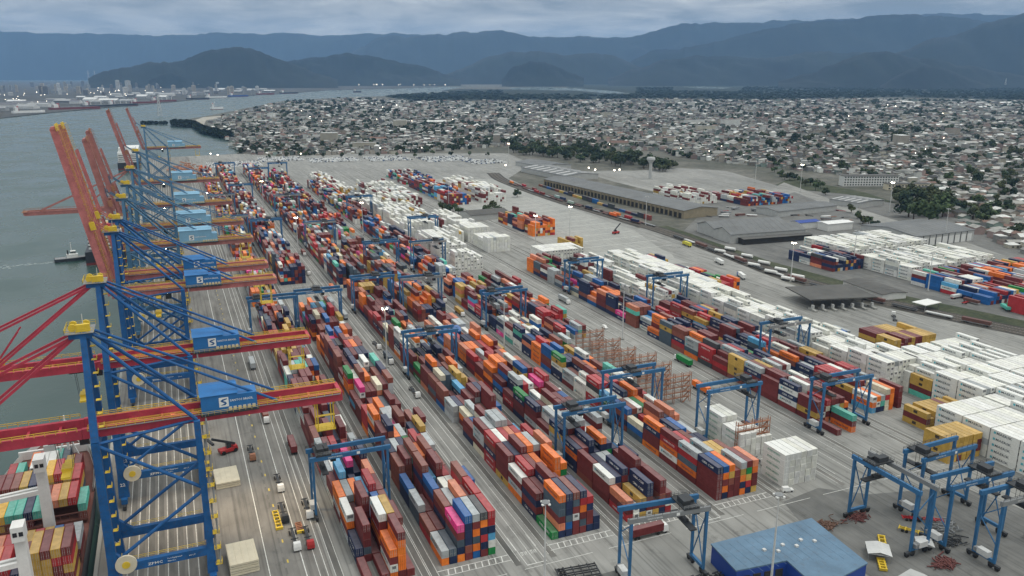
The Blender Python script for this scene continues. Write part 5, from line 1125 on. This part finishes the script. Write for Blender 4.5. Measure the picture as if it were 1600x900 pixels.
# train on the loading tracks
M_wag = mat('wagon_brown', (.13, .06, .05), .6, dirt=.3)
USED = set()
for off, yend, nm in ((0, 690, 'near'), (5.2, 705, 'middle')):
    for k in range(17):
        y = yend + k * 20.5
        i = int(np.argmin(abs(TRK[:, 1] - y - 9))); c = TRK[i] + nrm[i] * off; ang = math.atan2(-tan[i][0], tan[i][1])
        if tan[i][1] < 0: ang += math.pi
        t = thing('flat_wagon', f'rusty flat wagon, {ORD[k]} from the end on the {nm} loading track', 'wagon', (c[0], c[1], 0), ang, 'flat wagons on the loading tracks')
        MB().box(-1.35, -9.6, .95, 1.35, 9.6, 1.35).build('deck', M_wag if (k + int(off)) % 3 else M_grey, t)
        for s in (-1, 1): MB().box(-.9, s * 6.8 - 1.3, .3, .9, s * 6.8 + 1.3, .9).build('bogie', M_dark, t)
        if rs.random() < (.3 if off == 0 else .55):
            far_box(c[0] + math.sin(ang) * 6.1, c[1] - math.cos(ang) * 6.1, 1.37, rs.choice(['white', 'maroon', 'orange', 'navy', 'red', 'grey']), ang)
for k in range(15):                                             # wagons standing on the outermost curve
    y = 335 + k * 21.0; i = int(np.argmin(abs(TRK[:, 1] - y))); c = TRK[i] + nrm[i] * 10.4; ang = math.atan2(-tan[i][0], tan[i][1]) + (math.pi if tan[i][1] < 0 else 0)
    if i in USED: continue
    USED.add(i)
    t = thing('goods_wagon', f'goods wagon, {ORD[k]} along the outermost curving track', 'wagon', (c[0], c[1], 0), ang, 'wagons on the outermost track')
    MB().box(-1.35, -8.5, .95, 1.35, 8.5, 1.35).build('deck', M_grey, t); MB().box(-1.3, -8.2, 1.36, 1.3, 8.2, 1.9 if k % 3 else 3.4).build('body', (M_wag, M_lt, M_dark)[k % 3], t)
    for s in (-1, 1): MB().box(-.9, s * 5.9 - 1.2, .3, .9, s * 5.9 + 1.2, .9).build('bogie', M_dark, t)
for k in range(22):                                             # boxes between railway and arcade
    cc = rs.choice(['maroon', 'navy', 'brown', 'mustard', 'blue', 'charcoal', 'grey']); y = 722 + k * 13.4
    for l_ in range(rs.choice((1, 1, 2))): far_box(463 + .02 * (y - 722), y, l_ * CT, cc)
# car carriers' rows
M_carp = [mat('car_' + n, c, .35, var=.05) for n, c in (('white', (.72, .73, .72)), ('silver', (.45, .47, .48)), ('black', (.03, .03, .035)), ('blue', (.05, .10, .2)))]
cp = {i: MB() for i in range(4)}
for x0, y0, nx, ny in ((60, 1425, 30, 9), (150, 1490, 26, 8), (230, 1440, 30, 8), (330, 1420, 26, 9), (420, 1370, 30, 10), (480, 1310, 22, 7)):
    for i in range(nx):
        for j in range(ny):
            if rs.random() < .1: continue
            m_i = rs.choices((0, 1, 2, 3), (9, 4, 2, 1))[0]; x, y = x0 + i * 2.9, y0 + j * 9.5 + (j % 2) * -3; mb = cp[m_i]
            mb.box(x - .95, y - 2.2, .3, x + .95, y + 2.2, 1.0); mb.box(x - .8, y - 1.1, 1.0, x + .8, y + 1.7, 1.65)
for i, mb in cp.items(): o = mb.build('export_cars', M_carp[i]); o['kind'] = 'stuff'
# wooden pile by the vehicle carrier
pile = MB()
for k in range(260): x, y = rs.gauss(22, 11), rs.gauss(1400, 45); pile.cbox(x, y, .7 + rs.random() * 3, rs.uniform(1, 5), rs.uniform(2, 9), 1.2)
o = pile.build('scrap_heap', M_orange); o['kind'] = 'stuff'

# ------------------------------------------------------------------ workshop yard clutter
LAST_T = ['']
def spare_chassis(x, y, rz, lab, m, L=12.0, z=0.0, grp='trailers in the workshop yard'):
    t = thing('trailer_chassis', lab, 'trailer', (x, y, z), rz, grp); f = MB(); LAST_T[0] = t.name
    for s in (-1, 1): f.box(s * .5 - .12, -L / 2, .8, s * .5 + .12, L / 2, 1.15)
    for q in np.linspace(-L / 2, L / 2, 6): f.box(-1.2, q - .15, .82, 1.2, q + .15, 1.12)
    f.build('frame', m, t); add_wheels(t, [(-1, L / 2 - 1.2), (1, L / 2 - 1.2), (-1, L / 2 - 2.5), (1, L / 2 - 2.5)], .48, .4)
    return t
for k in range(11): spare_chassis(119 + k * 2.75, 175.5 - k * .4, .12 + .03 * (k % 3), f'dark trailer chassis, {ORD[k]} from the lane in the parked row', M_dark)
for k in range(5): spare_chassis(102.5 + k * .5, 186.0 + k * 2.7, 1.45, f'dark trailer chassis lying crosswise, {ORD[k]} beside the parked gantry', M_dark, 13)
spare_chassis(228.5, 176.0, 1.0, 'red trailer chassis beside the parked gantries', M_redv, 13); spare_chassis(219.5, 171, .6, 'yellow trailer chassis under the parked gantry', M_yel, 10)
for x, y, rz, lab in ((197.5, 166, .9, 'grey pitched open canopy over yellow machine'), (214.5, 163.2, .9, 'small pale flat canopy under the gantry leg')):
    t = thing('tarpaulin_canopy', lab, 'canopy', (x, y, 0), rz); s_ = 3.6 if 'pitched' in lab else 2.6
    MB().quad((-s_, -s_, 2.6), (s_, -s_, 2.6), (s_, 0, 3.4), (-s_, 0, 3.4)).quad((s_, s_, 2.6), (-s_, s_, 2.6), (-s_, 0, 3.4), (s_, 0, 3.4)).pts([(-s_, -s_, 2.45), (s_, -s_, 2.45), (s_, s_, 2.45), (-s_, s_, 2.45)], [(3, 2, 1, 0)]).build('cover', M_lt, t)
    for sx in (-1, 1):
        for sy in (-1, 1): MB().bar((sx * s_ * .93, sy * s_ * .93, 0), (sx * s_ * .93, sy * s_ * .93, 2.5), .15).build('post', M_grey, t)
for x, y, rz, L, lab in ((204.0, 170.2, .85, 9, 'yellow spreader resting beyond the pitched canopy'), (194.5, 161.5, .9, 6, 'yellow lifting beam beside the workshop corner')):
    t = thing('spreader_frame', lab, 'spreader', (x, y, 0), rz); fr = MB()
    for s in (-1, 1): fr.box(-L / 2, s * .9 - .2, .3, L / 2, s * .9 + .2, .9)
    for q in np.linspace(-L / 2, L / 2, 5): fr.box(q - .2, -1.2, .2, q + .2, 1.2, 1.0)
    fr.build('frame', M_yel, t)
M_scr = mat('scrap_red', (.13, .045, .04), .8, var=.4, scale=1.5, dirt=.4); M_rst = mat('scrap_rust', (.15, .085, .06), .8, var=.4, scale=1.5, dirt=.4)
for (x, y, n_, m, lab, sp_) in ((213.5, 154.5, 110, M_scr, 'red_scrap', 3.2), (196.5, 186.5, 60, M_rst, 'rusty_scrap', 3.6), (209.5, 186.0, 60, M_scr, 'steel_scrap', 3.4), (226, 163, 60, M_dark, 'dark_scrap', 4.5), (232, 170, 60, M_grey, 'pale_scrap', 4.0)):
    mb = MB()
    for k in range(n_): cx_, cy_ = x + rs.gauss(0, sp_ * .6), y + rs.gauss(0, sp_ * .4); a_ = rs.uniform(0, 3.1); l_ = rs.uniform(.6, 2.2); mb.bar((cx_ - math.cos(a_) * l_, cy_ - math.sin(a_) * l_, rs.uniform(.1, .9)), (cx_ + math.cos(a_) * l_, cy_ + math.sin(a_) * l_, rs.uniform(.1, .9)), rs.uniform(.1, .4))
    o = mb.build(lab, m); o['kind'] = 'stuff'
for k in range(9):                                             # green covered trailers behind the rail curve
    t = spare_chassis(497 + k * 3.2, 345 - k * 1.5, 2.6, f'trailer under bright green tarpaulin, {ORD[k]} in its row', M_dark, 10, 0, 'green covered trailers')
    MB().box(-1.25, -5, 1.2, 1.25, 5, 3.0).build('tarpaulin', M_cont['green' if k % 3 else 'teal'], t)
for k in range(10):                                            # white tank trailers along the railway
    p = site(1110 + k * 13 + (k % 2) * 3, 397 + k * 5.5 - (k % 2) * 9); t = thing('tank_trailer', f'white tank trailer, {ORD[k]} beside the railway from the twin gabled shed', 'trailer', (p[0] + 10, p[1], 0), .35, 'white tank trailers by the railway')
    MB().tube((0, -5, 2.2), (0, 5, 2.2), 1.25, n=12).build('tank', M_white, t); MB().box(-.6, -5.4, .6, .6, 5.4, 1.0).build('frame', M_dark, t); add_wheels(t, [(-1, 4), (1, 4), (-1, 2.8), (1, 2.8)])

for k in range(34):
    px_, py_ = rs.choice(((1090 + rs.random() * 90, 322 + rs.random() * 18), (1240 + rs.random() * 90, 336 + rs.random() * 16), (1170 + rs.random() * 150, 330 + rs.random() * 8), (1460 + rs.random() * 60, 455 + rs.random() * 30)))
    x, y = site(px_, py_); spare_chassis(x, y, rs.uniform(-.5, 2.0), f'parked trailer, {ordw(k + 1)} of those scattered around the grey sheds', rs.choice((M_dark, M_redv, M_grey, M_lt, M_orange)), 11, 0, 'trailers parked around the grey sheds')
    if k % 2: MB().box(-1.25, -5.5, 1.2, 1.25, 5.5, rs.uniform(1.8, 3.6)).build('cargo', rs.choice((M_lt, M_white, M_wag, M_grey)), bpy.data.objects.get(LAST_T[0]))
# ------------------------------------------------------------------ trees
M_leaf = mat('foliage', (.042, .062, .030), .8, var=.55, scale=.35, spec=.2)
M_bark = mat('bark', (.07, .055, .04), .9)
def crown_mesh(seed, n, R, H, z0, q=1.0):
    r = random.Random(seed); mb = MB()
    lobes = [(r.gauss(0, R * .42), r.gauss(0, R * .42), z0 + H * r.uniform(.25, .85), R * r.uniform(.35, .6)) for _ in range(7)]
    for i in range(n):
        lx, ly, lz, lr = r.choice(lobes); d = np.array([r.gauss(0, 1), r.gauss(0, 1), r.gauss(0, .8)]); d /= np.linalg.norm(d); k = lr * r.uniform(.55, 1.0)
        c = np.array([lx, ly, lz]) + d * k; nrm_ = d + np.array([r.gauss(0, .45), r.gauss(0, .45), .3 + r.gauss(0, .3)]); nrm_ /= np.linalg.norm(nrm_)
        u = np.cross(nrm_, [.3, .2, 1]); u /= np.linalg.norm(u); v = np.cross(nrm_, u); s = q * r.uniform(.5, 1.1)
        mb.quad(c - u * s - v * s * .7, c + u * s * .9 - v * s, c + u * s + v * s * .8, c - u * s * .8 + v * s)
    return mb
LEAFS = [M_leaf, mat('foliage_olive', (.062, .074, .032), .8, var=.5, scale=.4, spec=.2), mat('foliage_deep', (.030, .050, .028), .8, var=.5, scale=.4, spec=.2), mat('foliage_fresh', (.058, .088, .036), .8, var=.45, scale=.4, spec=.2)]
CROWNS = [crown_mesh(40 + i, 300, 4.2, 5.4, 2.4, .72).mesh('crown', LEAFS[i % 4]) for i in range(8)]
TRUNK = MB().tube((0, 0, 0), (.1, .1, 2.6), .32, .24, n=6).bar((.1, .1, 2.4), (1.4, .6, 4.8), .22, .22, .08, .08).bar((.1, .1, 2.4), (-1.2, .9, 5.0), .22, .22, .08, .08).bar((.1, .1, 2.4), (.2, -1.3, 5.2), .22, .22, .08, .08).mesh('trunk', M_bark)
def tree(x, y, s, lab, grp):
    t = thing('tree', lab, 'tree', (x, y, -.1), rnd.uniform(0, 6), grp); t.scale = (s, s, s * rnd.uniform(.85, 1.15))
    put('trunk', TRUNK, t); put('crown', rnd.choice(CROWNS), t); return t
def grove(pxs, where, smin, smax, r):
    for k, (px, py) in enumerate(pxs): x, y = site(px, py); tree(x, y, r.uniform(smin, smax), f'dark leafy tree, {ordw(k + 1)} from left {where}', 'trees ' + where)
rt = random.Random(77)
grove(sorted([(rt.uniform(805, 1045), 0) for _ in range(64)]), '', 1, 1, rt) if False else None
L1 = []
for k in range(74):
    px = 800 + k * 3.4 + rt.uniform(-2, 2); py = 236 + (px - 800) * .115 + rt.uniform(-7, 5); L1.append((px, py))
grove(L1, 'in the wood behind warehouse', 1.7, 2.6, rt)
grove([(1405 + k * 5.2 + rt.uniform(-2, 2), 312 + (k % 5) * 9 + rt.uniform(-4, 4)) for k in range(14)], 'in the grove by the highway', 2.0, 3.0, rt)
grove([(1330 + k * 9, 338 + k * 5.2 + rt.uniform(-6, 2)) for k in range(20)], 'along the highway embankment', .9, 1.5, rt)
grove([(420 + k * 9.5, 247 - k * .1 + rt.uniform(-3, 2)) for k in range(38) if k % 3 == 0], 'beyond the vehicle park', .9, 1.3, rt)
grove([(692, 330), (700, 334), (708, 331), (716, 335), (762, 333), (770, 328), (777, 335), (808, 308)], 'between the far reefer stacks', 1.1, 1.6, rt)
grove([(1210 + k * 8, 272 + k * 3 + rt.uniform(-5, 3)) for k in range(11)], 'before the long white block', 1.0, 1.6, rt)
grove([(1190 + k * 17 + rt.uniform(-5, 5), 215 + rt.uniform(-12, 30)) for k in range(24)], 'among the near houses', 1.8, 3.0, rt)

# ------------------------------------------------------------------ the town
TOWN = [(372, 240), (345, 209), (326, 195), (350, 181), (440, 160), (560, 153), (650, 159), (800, 158), (1000, 156), (1200, 157), (1400, 153), (1640, 161), (1700, 168), (1700, 425), (1600, 396), (1490, 352), (1440, 300), (1300, 272), (1200, 262), (1060, 246), (1030, 236), (800, 228), (640, 240), (440, 244)]
def inside(px, py, poly):
    c = False; j = len(poly) - 1
    for i in range(len(poly)):
        (xi, yi), (xj, yj) = poly[i], poly[j]
        if (yi > py) != (yj > py) and px < (xj - xi) * (py - yi) / (yj - yi) + xi: c = not c
        j = i
    return c
ROOFS = {'grey': (.20, .20, .188), 'pale grey': (.31, .31, .29), 'terracotta': (.17, .105, .082), 'white': (.58, .59, .57), 'dark': (.045, .046, .045), 'brown': (.095, .082, .070)}
WALLS = {'white': (.56, .57, .54), 'cream': (.42, .40, .33), 'grey': (.22, .222, .215), 'pink': (.33, .25, .23), 'beige': (.30, .275, .235), 'green': (.20, .26, .23)}
M_roof = {k: mat('tiles_' + k.replace(' ', '_'), v, .8, var=.25, scale=.2) for k, v in ROOFS.items()}; M_wall = {k: mat('render_' + k, v, .8, var=.15, scale=.2) for k, v in WALLS.items()}
def house_geo(w, d, h, kind):
    a, b_ = w / 2, d / 2; wl = MB(); rf = MB(); e_ = .45
    wl.pts([(-a, -b_, 0), (a, -b_, 0), (a, b_, 0), (-a, b_, 0), (-a, -b_, h), (a, -b_, h), (a, b_, h), (-a, b_, h)], BOXF[2:])
    if kind == 'flat': rf.box(-a - .2, -b_ - .2, h + .01, a + .2, b_ + .2, h + .35)
    elif kind == 'gabled':
        r_ = h + d * .22; wl.pts([(-a, -b_, h), (-a, b_, h), (-a, 0, r_)], [(0, 2, 1)]).pts([(a, -b_, h), (a, b_, h), (a, 0, r_)], [(0, 1, 2)])
        rf.quad((-a - e_, -b_ - e_, h - .1), (a + e_, -b_ - e_, h - .1), (a + e_, 0, r_ + .1), (-a - e_, 0, r_ + .1)).quad((a + e_, b_ + e_, h - .1), (-a - e_, b_ + e_, h - .1), (-a - e_, 0, r_ + .1), (a + e_, 0, r_ + .1))
    else:
        r_ = h + d * .2; k = max(.3, a - b_); A = (-a - e_, -b_ - e_, h); B_ = (a + e_, -b_ - e_, h); C_ = (a + e_, b_ + e_, h); D_ = (-a - e_, b_ + e_, h); P = (-k, 0, r_); Q = (k, 0, r_)
        rf.quad(A, B_, Q, P).quad(C_, D_, P, Q).quad(B_, C_, Q).quad(D_, A, P)
    return wl, rf
def xform(mb, x, y, z, a): c, s = math.cos(a), math.sin(a); return [(x + p[0] * c - p[1] * s, y + p[0] * s + p[1] * c, z + p[2]) for p in mb.v]
rh = random.Random(99); lots = []; trees_far = []
r_ = 640.0
while r_ < 5400:
    s_ = max(11.0, r_ * .0070); n_ = int(1.25 * r_ / s_)
    for i in range(n_):
        a_ = YAW - .64 + 1.28 * (i + rh.random() * .8) / n_; rr = r_ + rh.uniform(-.4, .4) * s_; x, y = rr * math.sin(a_), rr * math.cos(a_)
        u, v, w = seen((x, y, 0))
        if w <= 0 or not inside(u, v, TOWN) or u < -10 or u > 1615: continue
        if x < 560 and y < 1500 and x > 0 and v > 243: continue
        p = x * .94 + y * .34; q = -x * .34 + y * .94
        if (p % 92) < 8 or (q % 150) < 9: continue
        k = vnoise(np.array([x / 160.0]), 3)[0] * .5 + vnoise(np.array([y / 160.0 + 50]), 4)[0] * .5
        if rh.random() < .10 + .22 * (k > .64): trees_far.append((rr, x, y, s_))
        else: lots.append((rr, x, y, s_, u, v))
    r_ += s_ * (1.0 if r_ < 2500 else 1.25)
sm_ = MB()                                                    # streets of the town
for k in range(-40, 75):
    for ax in (0, 1):
        for j in range(-60, 150):
            P_ = []
            for d0, d1 in ((0, 0), (8, 0), (8, 40), (0, 40)):
                pp, qq = (k * 92 + d0, j * 40 + d1) if ax == 0 else (j * 40 + d1, k * 150 + d0); P_.append((pp * .94 - qq * .34, pp * .34 + qq * .94))
            u, v, w = seen((*P_[0], 0))
            if w > 0 and w < 3200 and -20 < u < 1620 and inside(u, v, TOWN) and not (P_[0][0] < 560 and P_[0][1] < 1500): sm_.quad(*[(x, y, -.05 + .01 * ax) for x, y in P_])
struct(sm_.build('town_streets', M_conc))
lots.sort(); NH = 280; town = MB(); town_w = MB()
near = sorted(lots[:NH], key=lambda q: q[0]); rows = [near[i:i + 40] for i in range(0, NH, 40)]
for ri, row in enumerate(rows):
    for ci, (rr, x, y, s_, u, v) in enumerate(sorted(row, key=lambda q: q[4])):
        wk_, rk = rh.choice(list(WALLS)), rh.choices(list(ROOFS), (6, 4, 3, 3, 3, 2))[0]; kd = rh.choice(('flat', 'gabled', 'gabled', 'hipped')); w_, d_ = rh.uniform(8, 14), rh.uniform(7, 11); h_ = rh.choice((3.2, 3.4, 6.2, 6.4))
        wl, rf = house_geo(w_, min(d_, w_), h_, kd)
        t = thing('house', f'{wk_} house with {rk} {kd} roof, {ordw(ci + 1)} from left in {ORD[ri]} nearest band of houses', 'house', (x, y, -.1), -.35 + rh.choice((0, 1.57)), 'houses of the town')
        wl.build('wall', M_wall[wk_], t); rf.build('roof', M_roof[rk], t)
        dw = MB(); dw.box(-w_ * .3, -min(d_, w_) / 2 - .06, 1.0, -w_ * .1, -min(d_, w_) / 2 + .02, 2.2).box(w_ * .12, -min(d_, w_) / 2 - .06, 1.0, w_ * .32, -min(d_, w_) / 2 + .02, 2.2); dw.build('window', M_glass, t)
for rr, x, y, s_, u, v in lots[NH:]:
    k = s_ / 12.5; w_, d_ = rh.uniform(7, 13) * k ** .7, rh.uniform(6, 10) * k ** .7; h_ = rh.choice((3.2, 3.6, 6.4, 6.4)) * (1 if rh.random() < .96 else 2); kd = rh.choice(('flat', 'gabled', 'hipped'))
    wl, rf = house_geo(w_, d_, h_, kd); a_ = -.35 + rh.choice((0, 1.57)) + rh.gauss(0, .06); f_ = rh.uniform(.55, 1.35)
    town.col = tuple(c * f_ for c in WALLS[rh.choice(('white', 'white', 'cream', 'grey', 'pink', 'beige', 'green'))]); town.pts(xform(wl, x, y, -.1, a_), wl.f)
    town.col = tuple(c * f_ for c in ROOFS[rh.choices(list(ROOFS), (7, 4, 2, 3, 6, 4))[0]]); town.pts(xform(rf, x, y, -.1, a_), rf.f)
for k in range(90):                                            # schools, churches, workshops and blocks of flats between the houses
    px, py = rh.uniform(380, 1600), 160 + 85 * rh.random() ** 1.6
    if not inside(px, py, TOWN): continue
    x, y = site(px, py); big = rh.random() < .3; wl, rf = house_geo(rh.uniform(24, 60), rh.uniform(14, 24), rh.uniform(12, 26) if big else rh.uniform(6, 9), 'flat' if big else 'gabled'); a_ = -.35 + rh.choice((0, 1.57)); f_ = rh.uniform(.85, 1.2)
    town.col = tuple(c * f_ for c in WALLS[rh.choice(('white', 'cream', 'beige'))]); town.pts(xform(wl, x, y, -.1, a_), wl.f); town.col = tuple(c * f_ for c in ROOFS[rh.choice(('grey', 'pale grey', 'white', 'terracotta'))]); town.pts(xform(rf, x, y, -.1, a_), rf.f)
o = town.build('town_houses', attr_mat('town_render', .8, .15, .1)); o['kind'] = 'stuff'
LOW = [crown_mesh(140 + i, 34, 4.4, 5.4, 1.0, 2.0) for i in range(4)]
fol = MB(); trees_far.sort()
for k, (rr, x, y, s_) in enumerate(trees_far):
    if k < 70: tree(x, y, rh.uniform(1.0, 1.9), f'dark green garden tree, {ordw(k + 1)} nearest among the houses', 'garden trees of the town'); continue
    m_ = rh.choice(LOW); sc = rh.uniform(.9, 1.6) * max(1, s_ / 18); fol.pts([(x + p[0] * sc, y + p[1] * sc, p[2] * min(sc, 1.9)) for p in m_.v], m_.f)
o = fol.build('town_foliage', M_leaf); o['kind'] = 'stuff'
fw = MB()                                                      # mangrove wood behind the town and on the spit
FOR = [(600, 151), (660, 147.5), (740, 142.5), (870, 142.2), (1000, 137), (1300, 136), (1690, 136), (1690, 159), (1400, 151.5), (1200, 155.5), (1000, 154.5), (800, 156.5), (650, 157.5)]
for k in range(3600):
    px, py = rh.uniform(560, 1690), 136 + 22 * rh.random() ** 1.3
    if not inside(px, py, FOR) or (785 < px < 995 and py < 148.5) or (1050 < px < 1160 and py < 143): continue
    x, y = site(px, py); m_ = rh.choice(LOW); sc = rh.uniform(2.2, 4.5); fw.pts([(x + p[0] * sc * 1.6, y + p[1] * sc * 1.6, p[2] * 1.9) for p in m_.v[:72]], m_.f[:18])
for k in range(260):
    px, py = rh.uniform(270, 360), 0; py = np.interp(px, [270, 300, 320, 360], [194, 196, 206, 215]) + rh.uniform(-3.5, 2.5)
    x, y = site(px, py); m_ = rh.choice(LOW); fw.pts([(x + p[0] * 2, y + p[1] * 2, p[2] * 1.5) for p in m_.v], m_.f)
for k in range(50):
    px, py = rh.uniform(221, 262), 192.5 + rh.uniform(-1, 1); x, y = site(px, py); m_ = rh.choice(LOW); fw.pts([(x + p[0], y + p[1], p[2] * 1.2 - 2.5) for p in m_.v], m_.f)
o = fw.build('mangrove_forest', mat('foliage_mangrove', (.018, .030, .017), .85, var=.4, scale=.02, spec=.1)); o['kind'] = 'stuff'

# ------------------------------------------------------------------ port city across the channel
M_far = {k: mat('far_' + k, v, .8, var=.1, scale=.02) for k, v in dict(white=(.60, .61, .60), grey=(.32, .33, .33), sand=(.44, .40, .34), dark=(.14, .14, .15)).items()}
rf_ = random.Random(21); tw = []
for k in range(86): tw.append((rf_.uniform(40, 425) if k < 70 else rf_.uniform(0, 90), rf_.uniform(134, 150), rf_.uniform(22, 62), rf_.uniform(16, 34)))
tw += [(185, 143, 95, 30), (201, 143, 92, 42), (175, 144, 60, 24), (92, 142, 70, 24), (102, 141, 76, 22)]
for k, (px, py, hh, w_) in enumerate(sorted(tw)):
    x, y = site(px, py); mk_ = rf_.choice(list(M_far)); t = thing('tower_block', f'distant {mk_ if mk_ != "sand" else "sandy"} tower block, {ordw(k + 1)} from left across the channel', 'building', (x, y, -.5), rf_.uniform(-.4, .4), 'tower blocks across the channel')
    MB().box(-w_ / 2, -9, 0, w_ / 2, 9, hh).build('wall', M_far[mk_], t); MB().box(-w_ * .2, -4, hh + .02, w_ * .2, 4, hh + 5).build('roof_house', M_far['grey'], t)
    for f in range(int(hh / 9)): MB().box(-w_ / 2 + 1, -9.2, 3 + f * 9, w_ / 2 - 1, -9.0, 6.5 + f * 9).build('window_band', M_far['dark'], t)
for k in range(44):
    px = 5 + k * 9.6 + rf_.uniform(-4, 4); py = np.interp(px, [0, 150, 300, 430], [176, 165, 151, 144]) - rf_.uniform(1, 16) * (1 - px / 900); x, y = site(px, py)
    t = thing('quay_warehouse', f'distant low warehouse, {ordw(k + 1)} from left on the far shore', 'warehouse', (x, y, -.5), -.5 + rf_.uniform(-.1, .1), 'warehouses on the far shore'); w_, d_, h_ = rf_.uniform(40, 110), rf_.uniform(25, 50), rf_.uniform(7, 14)
    wl, r2_ = house_geo(w_, d_, h_, 'gabled'); wl.build('wall', M_far[rf_.choice(('grey', 'white', 'dark'))], t); r2_.build('roof', M_far[rf_.choice(('grey', 'grey', 'dark', 'white'))], t)
SH = [(128, 168.5, 170, 26, M_hulld, 3, 'dark ship with pale derricks, second along the far quay'), (205, 162.5, 160, 26, M_hull, 0, 'rust red ship between two darker ones at the far quay'), (322, 153.6, 150, 24, M_white, 0, 'white hulled ship near the bend of the far quay'), (438, 146.6, 170, 26, M_hulld, 0, 'dark ship at the last berth before the far channel'), (20, 178, 120, 24, M_white, 0, 'white ship nearest the left picture edge across the water'), (78, 172.5, 215, 30, M_hull, 0, 'long red hulled bulk ship at the far quay'), (168, 166.5, 150, 24, M_hulld, 4, 'dark bulk ship with white cranes at the far quay'), (236, 160, 150, 22, M_hull, 4, 'red bulk ship with raised derricks farther along the far quay'), (292, 156, 150, 22, M_hulld, 0, 'dark tanker with white bridge at the far quay'), (358, 151.5, 150, 24, mat('hull_blue', (.02, .08, .3), .5), 0, 'blue hulled ship near the channel bend'), (402, 148.3, 150, 24, M_hull, 2, 'red cargo ship with white bridge at the channel bend'), (470, 136.6, 220, 30, M_hulld, 0, 'dark distant ship under the port lights'), (330, 171.5, 60, 14, M_white, 1, 'small white dredger near the wooded point'), (553, 144.5, 80, 15, M_hulld, 0, 'small ship in the far channel')]
for px, py, L_, bm_, hl, nc, lab in SH: x, y = site(px, py, -3); cargo_ship('cargo_ship', lab, x, y, L_, bm_, math.radians(-62 if py < 172 or L_ > 100 else -80), hl, cranes=nc)
def pylon(px, py, h, lab):
    x, y = site(px, py); t = thing('pylon', lab, 'pylon', (x, y, 0), .3, 'transmission pylons'); m_ = MB()
    for sx in (-1, 1):
        for sy in (-1, 1): m_.bar((sx * h * .09, sy * h * .09, 0), (sx * .8, sy * .8, h), 1.2)
    for k in range(6): z = h * k / 6; q = h * .09 * (1 - k / 6) + .8; m_.bar((-q, -q, z), (q, -q, z + h / 6), .8).bar((q, q, z), (-q, q, z + h / 6), .8)
    m_.build('lattice', M_lt, t); MB().bar((-h * .16, 0, h * .8), (h * .16, 0, h * .8), 1.2).bar((-h * .12, 0, h * .92), (h * .12, 0, h * .92), 1.2).build('cross_arm', M_lt, t)
for a in ((250, 181, 75, 'pale lattice pylon standing in the channel'), (140, 133, 190, 'thin distant pylon, leftmost of three on the far shore'), (150, 133, 190, 'thin distant pylon, middle of three on the far shore'), (172, 133, 180, 'thin distant pylon, third on the far shore'), (1335, 133, 120, 'distant pylon before the right hills, left one'), (1475, 134, 140, 'distant pylon before the right hills, middle one'), (1570, 138, 100, 'distant pylon before the right hills, right one'), (431, 133, 150, 'thin distant pylon by the port lights')): pylon(*a)
lp = MB()
for k in range(95):
    px = rf_.choice((rf_.uniform(265, 700), rf_.uniform(420, 700), rf_.uniform(540, 650))); py = np.interp(px, [265, 430, 560, 700], [129, 128.8, 132.5, 133]) + rf_.uniform(-1, 2.2); x, y = site(px, py); s_ = math.hypot(x, y) * .00022; lp.cbox(x, y, 18, s_ * 2, s_ * 2, s_ * 2)
for k in range(46):
    px, py = rf_.uniform(0, 260), rf_.uniform(150, 170); py -= px * .08; x, y = site(px, py); s_ = math.hypot(x, y) * .0002; lp.cbox(x, y, 14, s_ * 2, s_ * 2, s_ * 2)
for k in range(38):
    px, py = rf_.uniform(400, 1600), rf_.uniform(165, 250)
    if inside(px, py, TOWN): x, y = site(px, py); s_ = math.hypot(x, y) * .00026; lp.cbox(x, y, 9, s_ * 2, s_ * 2, s_ * 2)
for px, py, zz_ in ((470, 240, 22), (340, 242, 18), (594, 231, 18), (329, 240, 18), (920, 262, 12), (930, 265, 12), (960, 266, 12), (968, 265, 12), (790, 258, 14)): x, y = site(px, py, zz_); lp.cbox(x, y, zz_, 1.5, 1.5, 1.5)
o = lp.build('distant_lamps', mat('far_lamp_glow', (1, .88, .70), .5, emit=9, var=0)); o['kind'] = 'stuff'
# ------------------------------------------------------------------ the mass of remaining containers
o = stuff['a'].build('container_stacks', M_stack); o['kind'] = 'stuff'; o['label'] = 'mass of stacked shipping containers filling the rest of the yard'; o['category'] = 'containers'
for ink, mb in letters.items(): mb.build('lettering', M_ink[ink], o)['kind'] = 'stuff'
DUP = {k: v for k, v in LABELS.items() if len(v) > 1}
if DUP: print('DUPLICATE LABELS', len(DUP), list(DUP.items())[:8])
print('OBJECTS', len(bpy.data.objects))
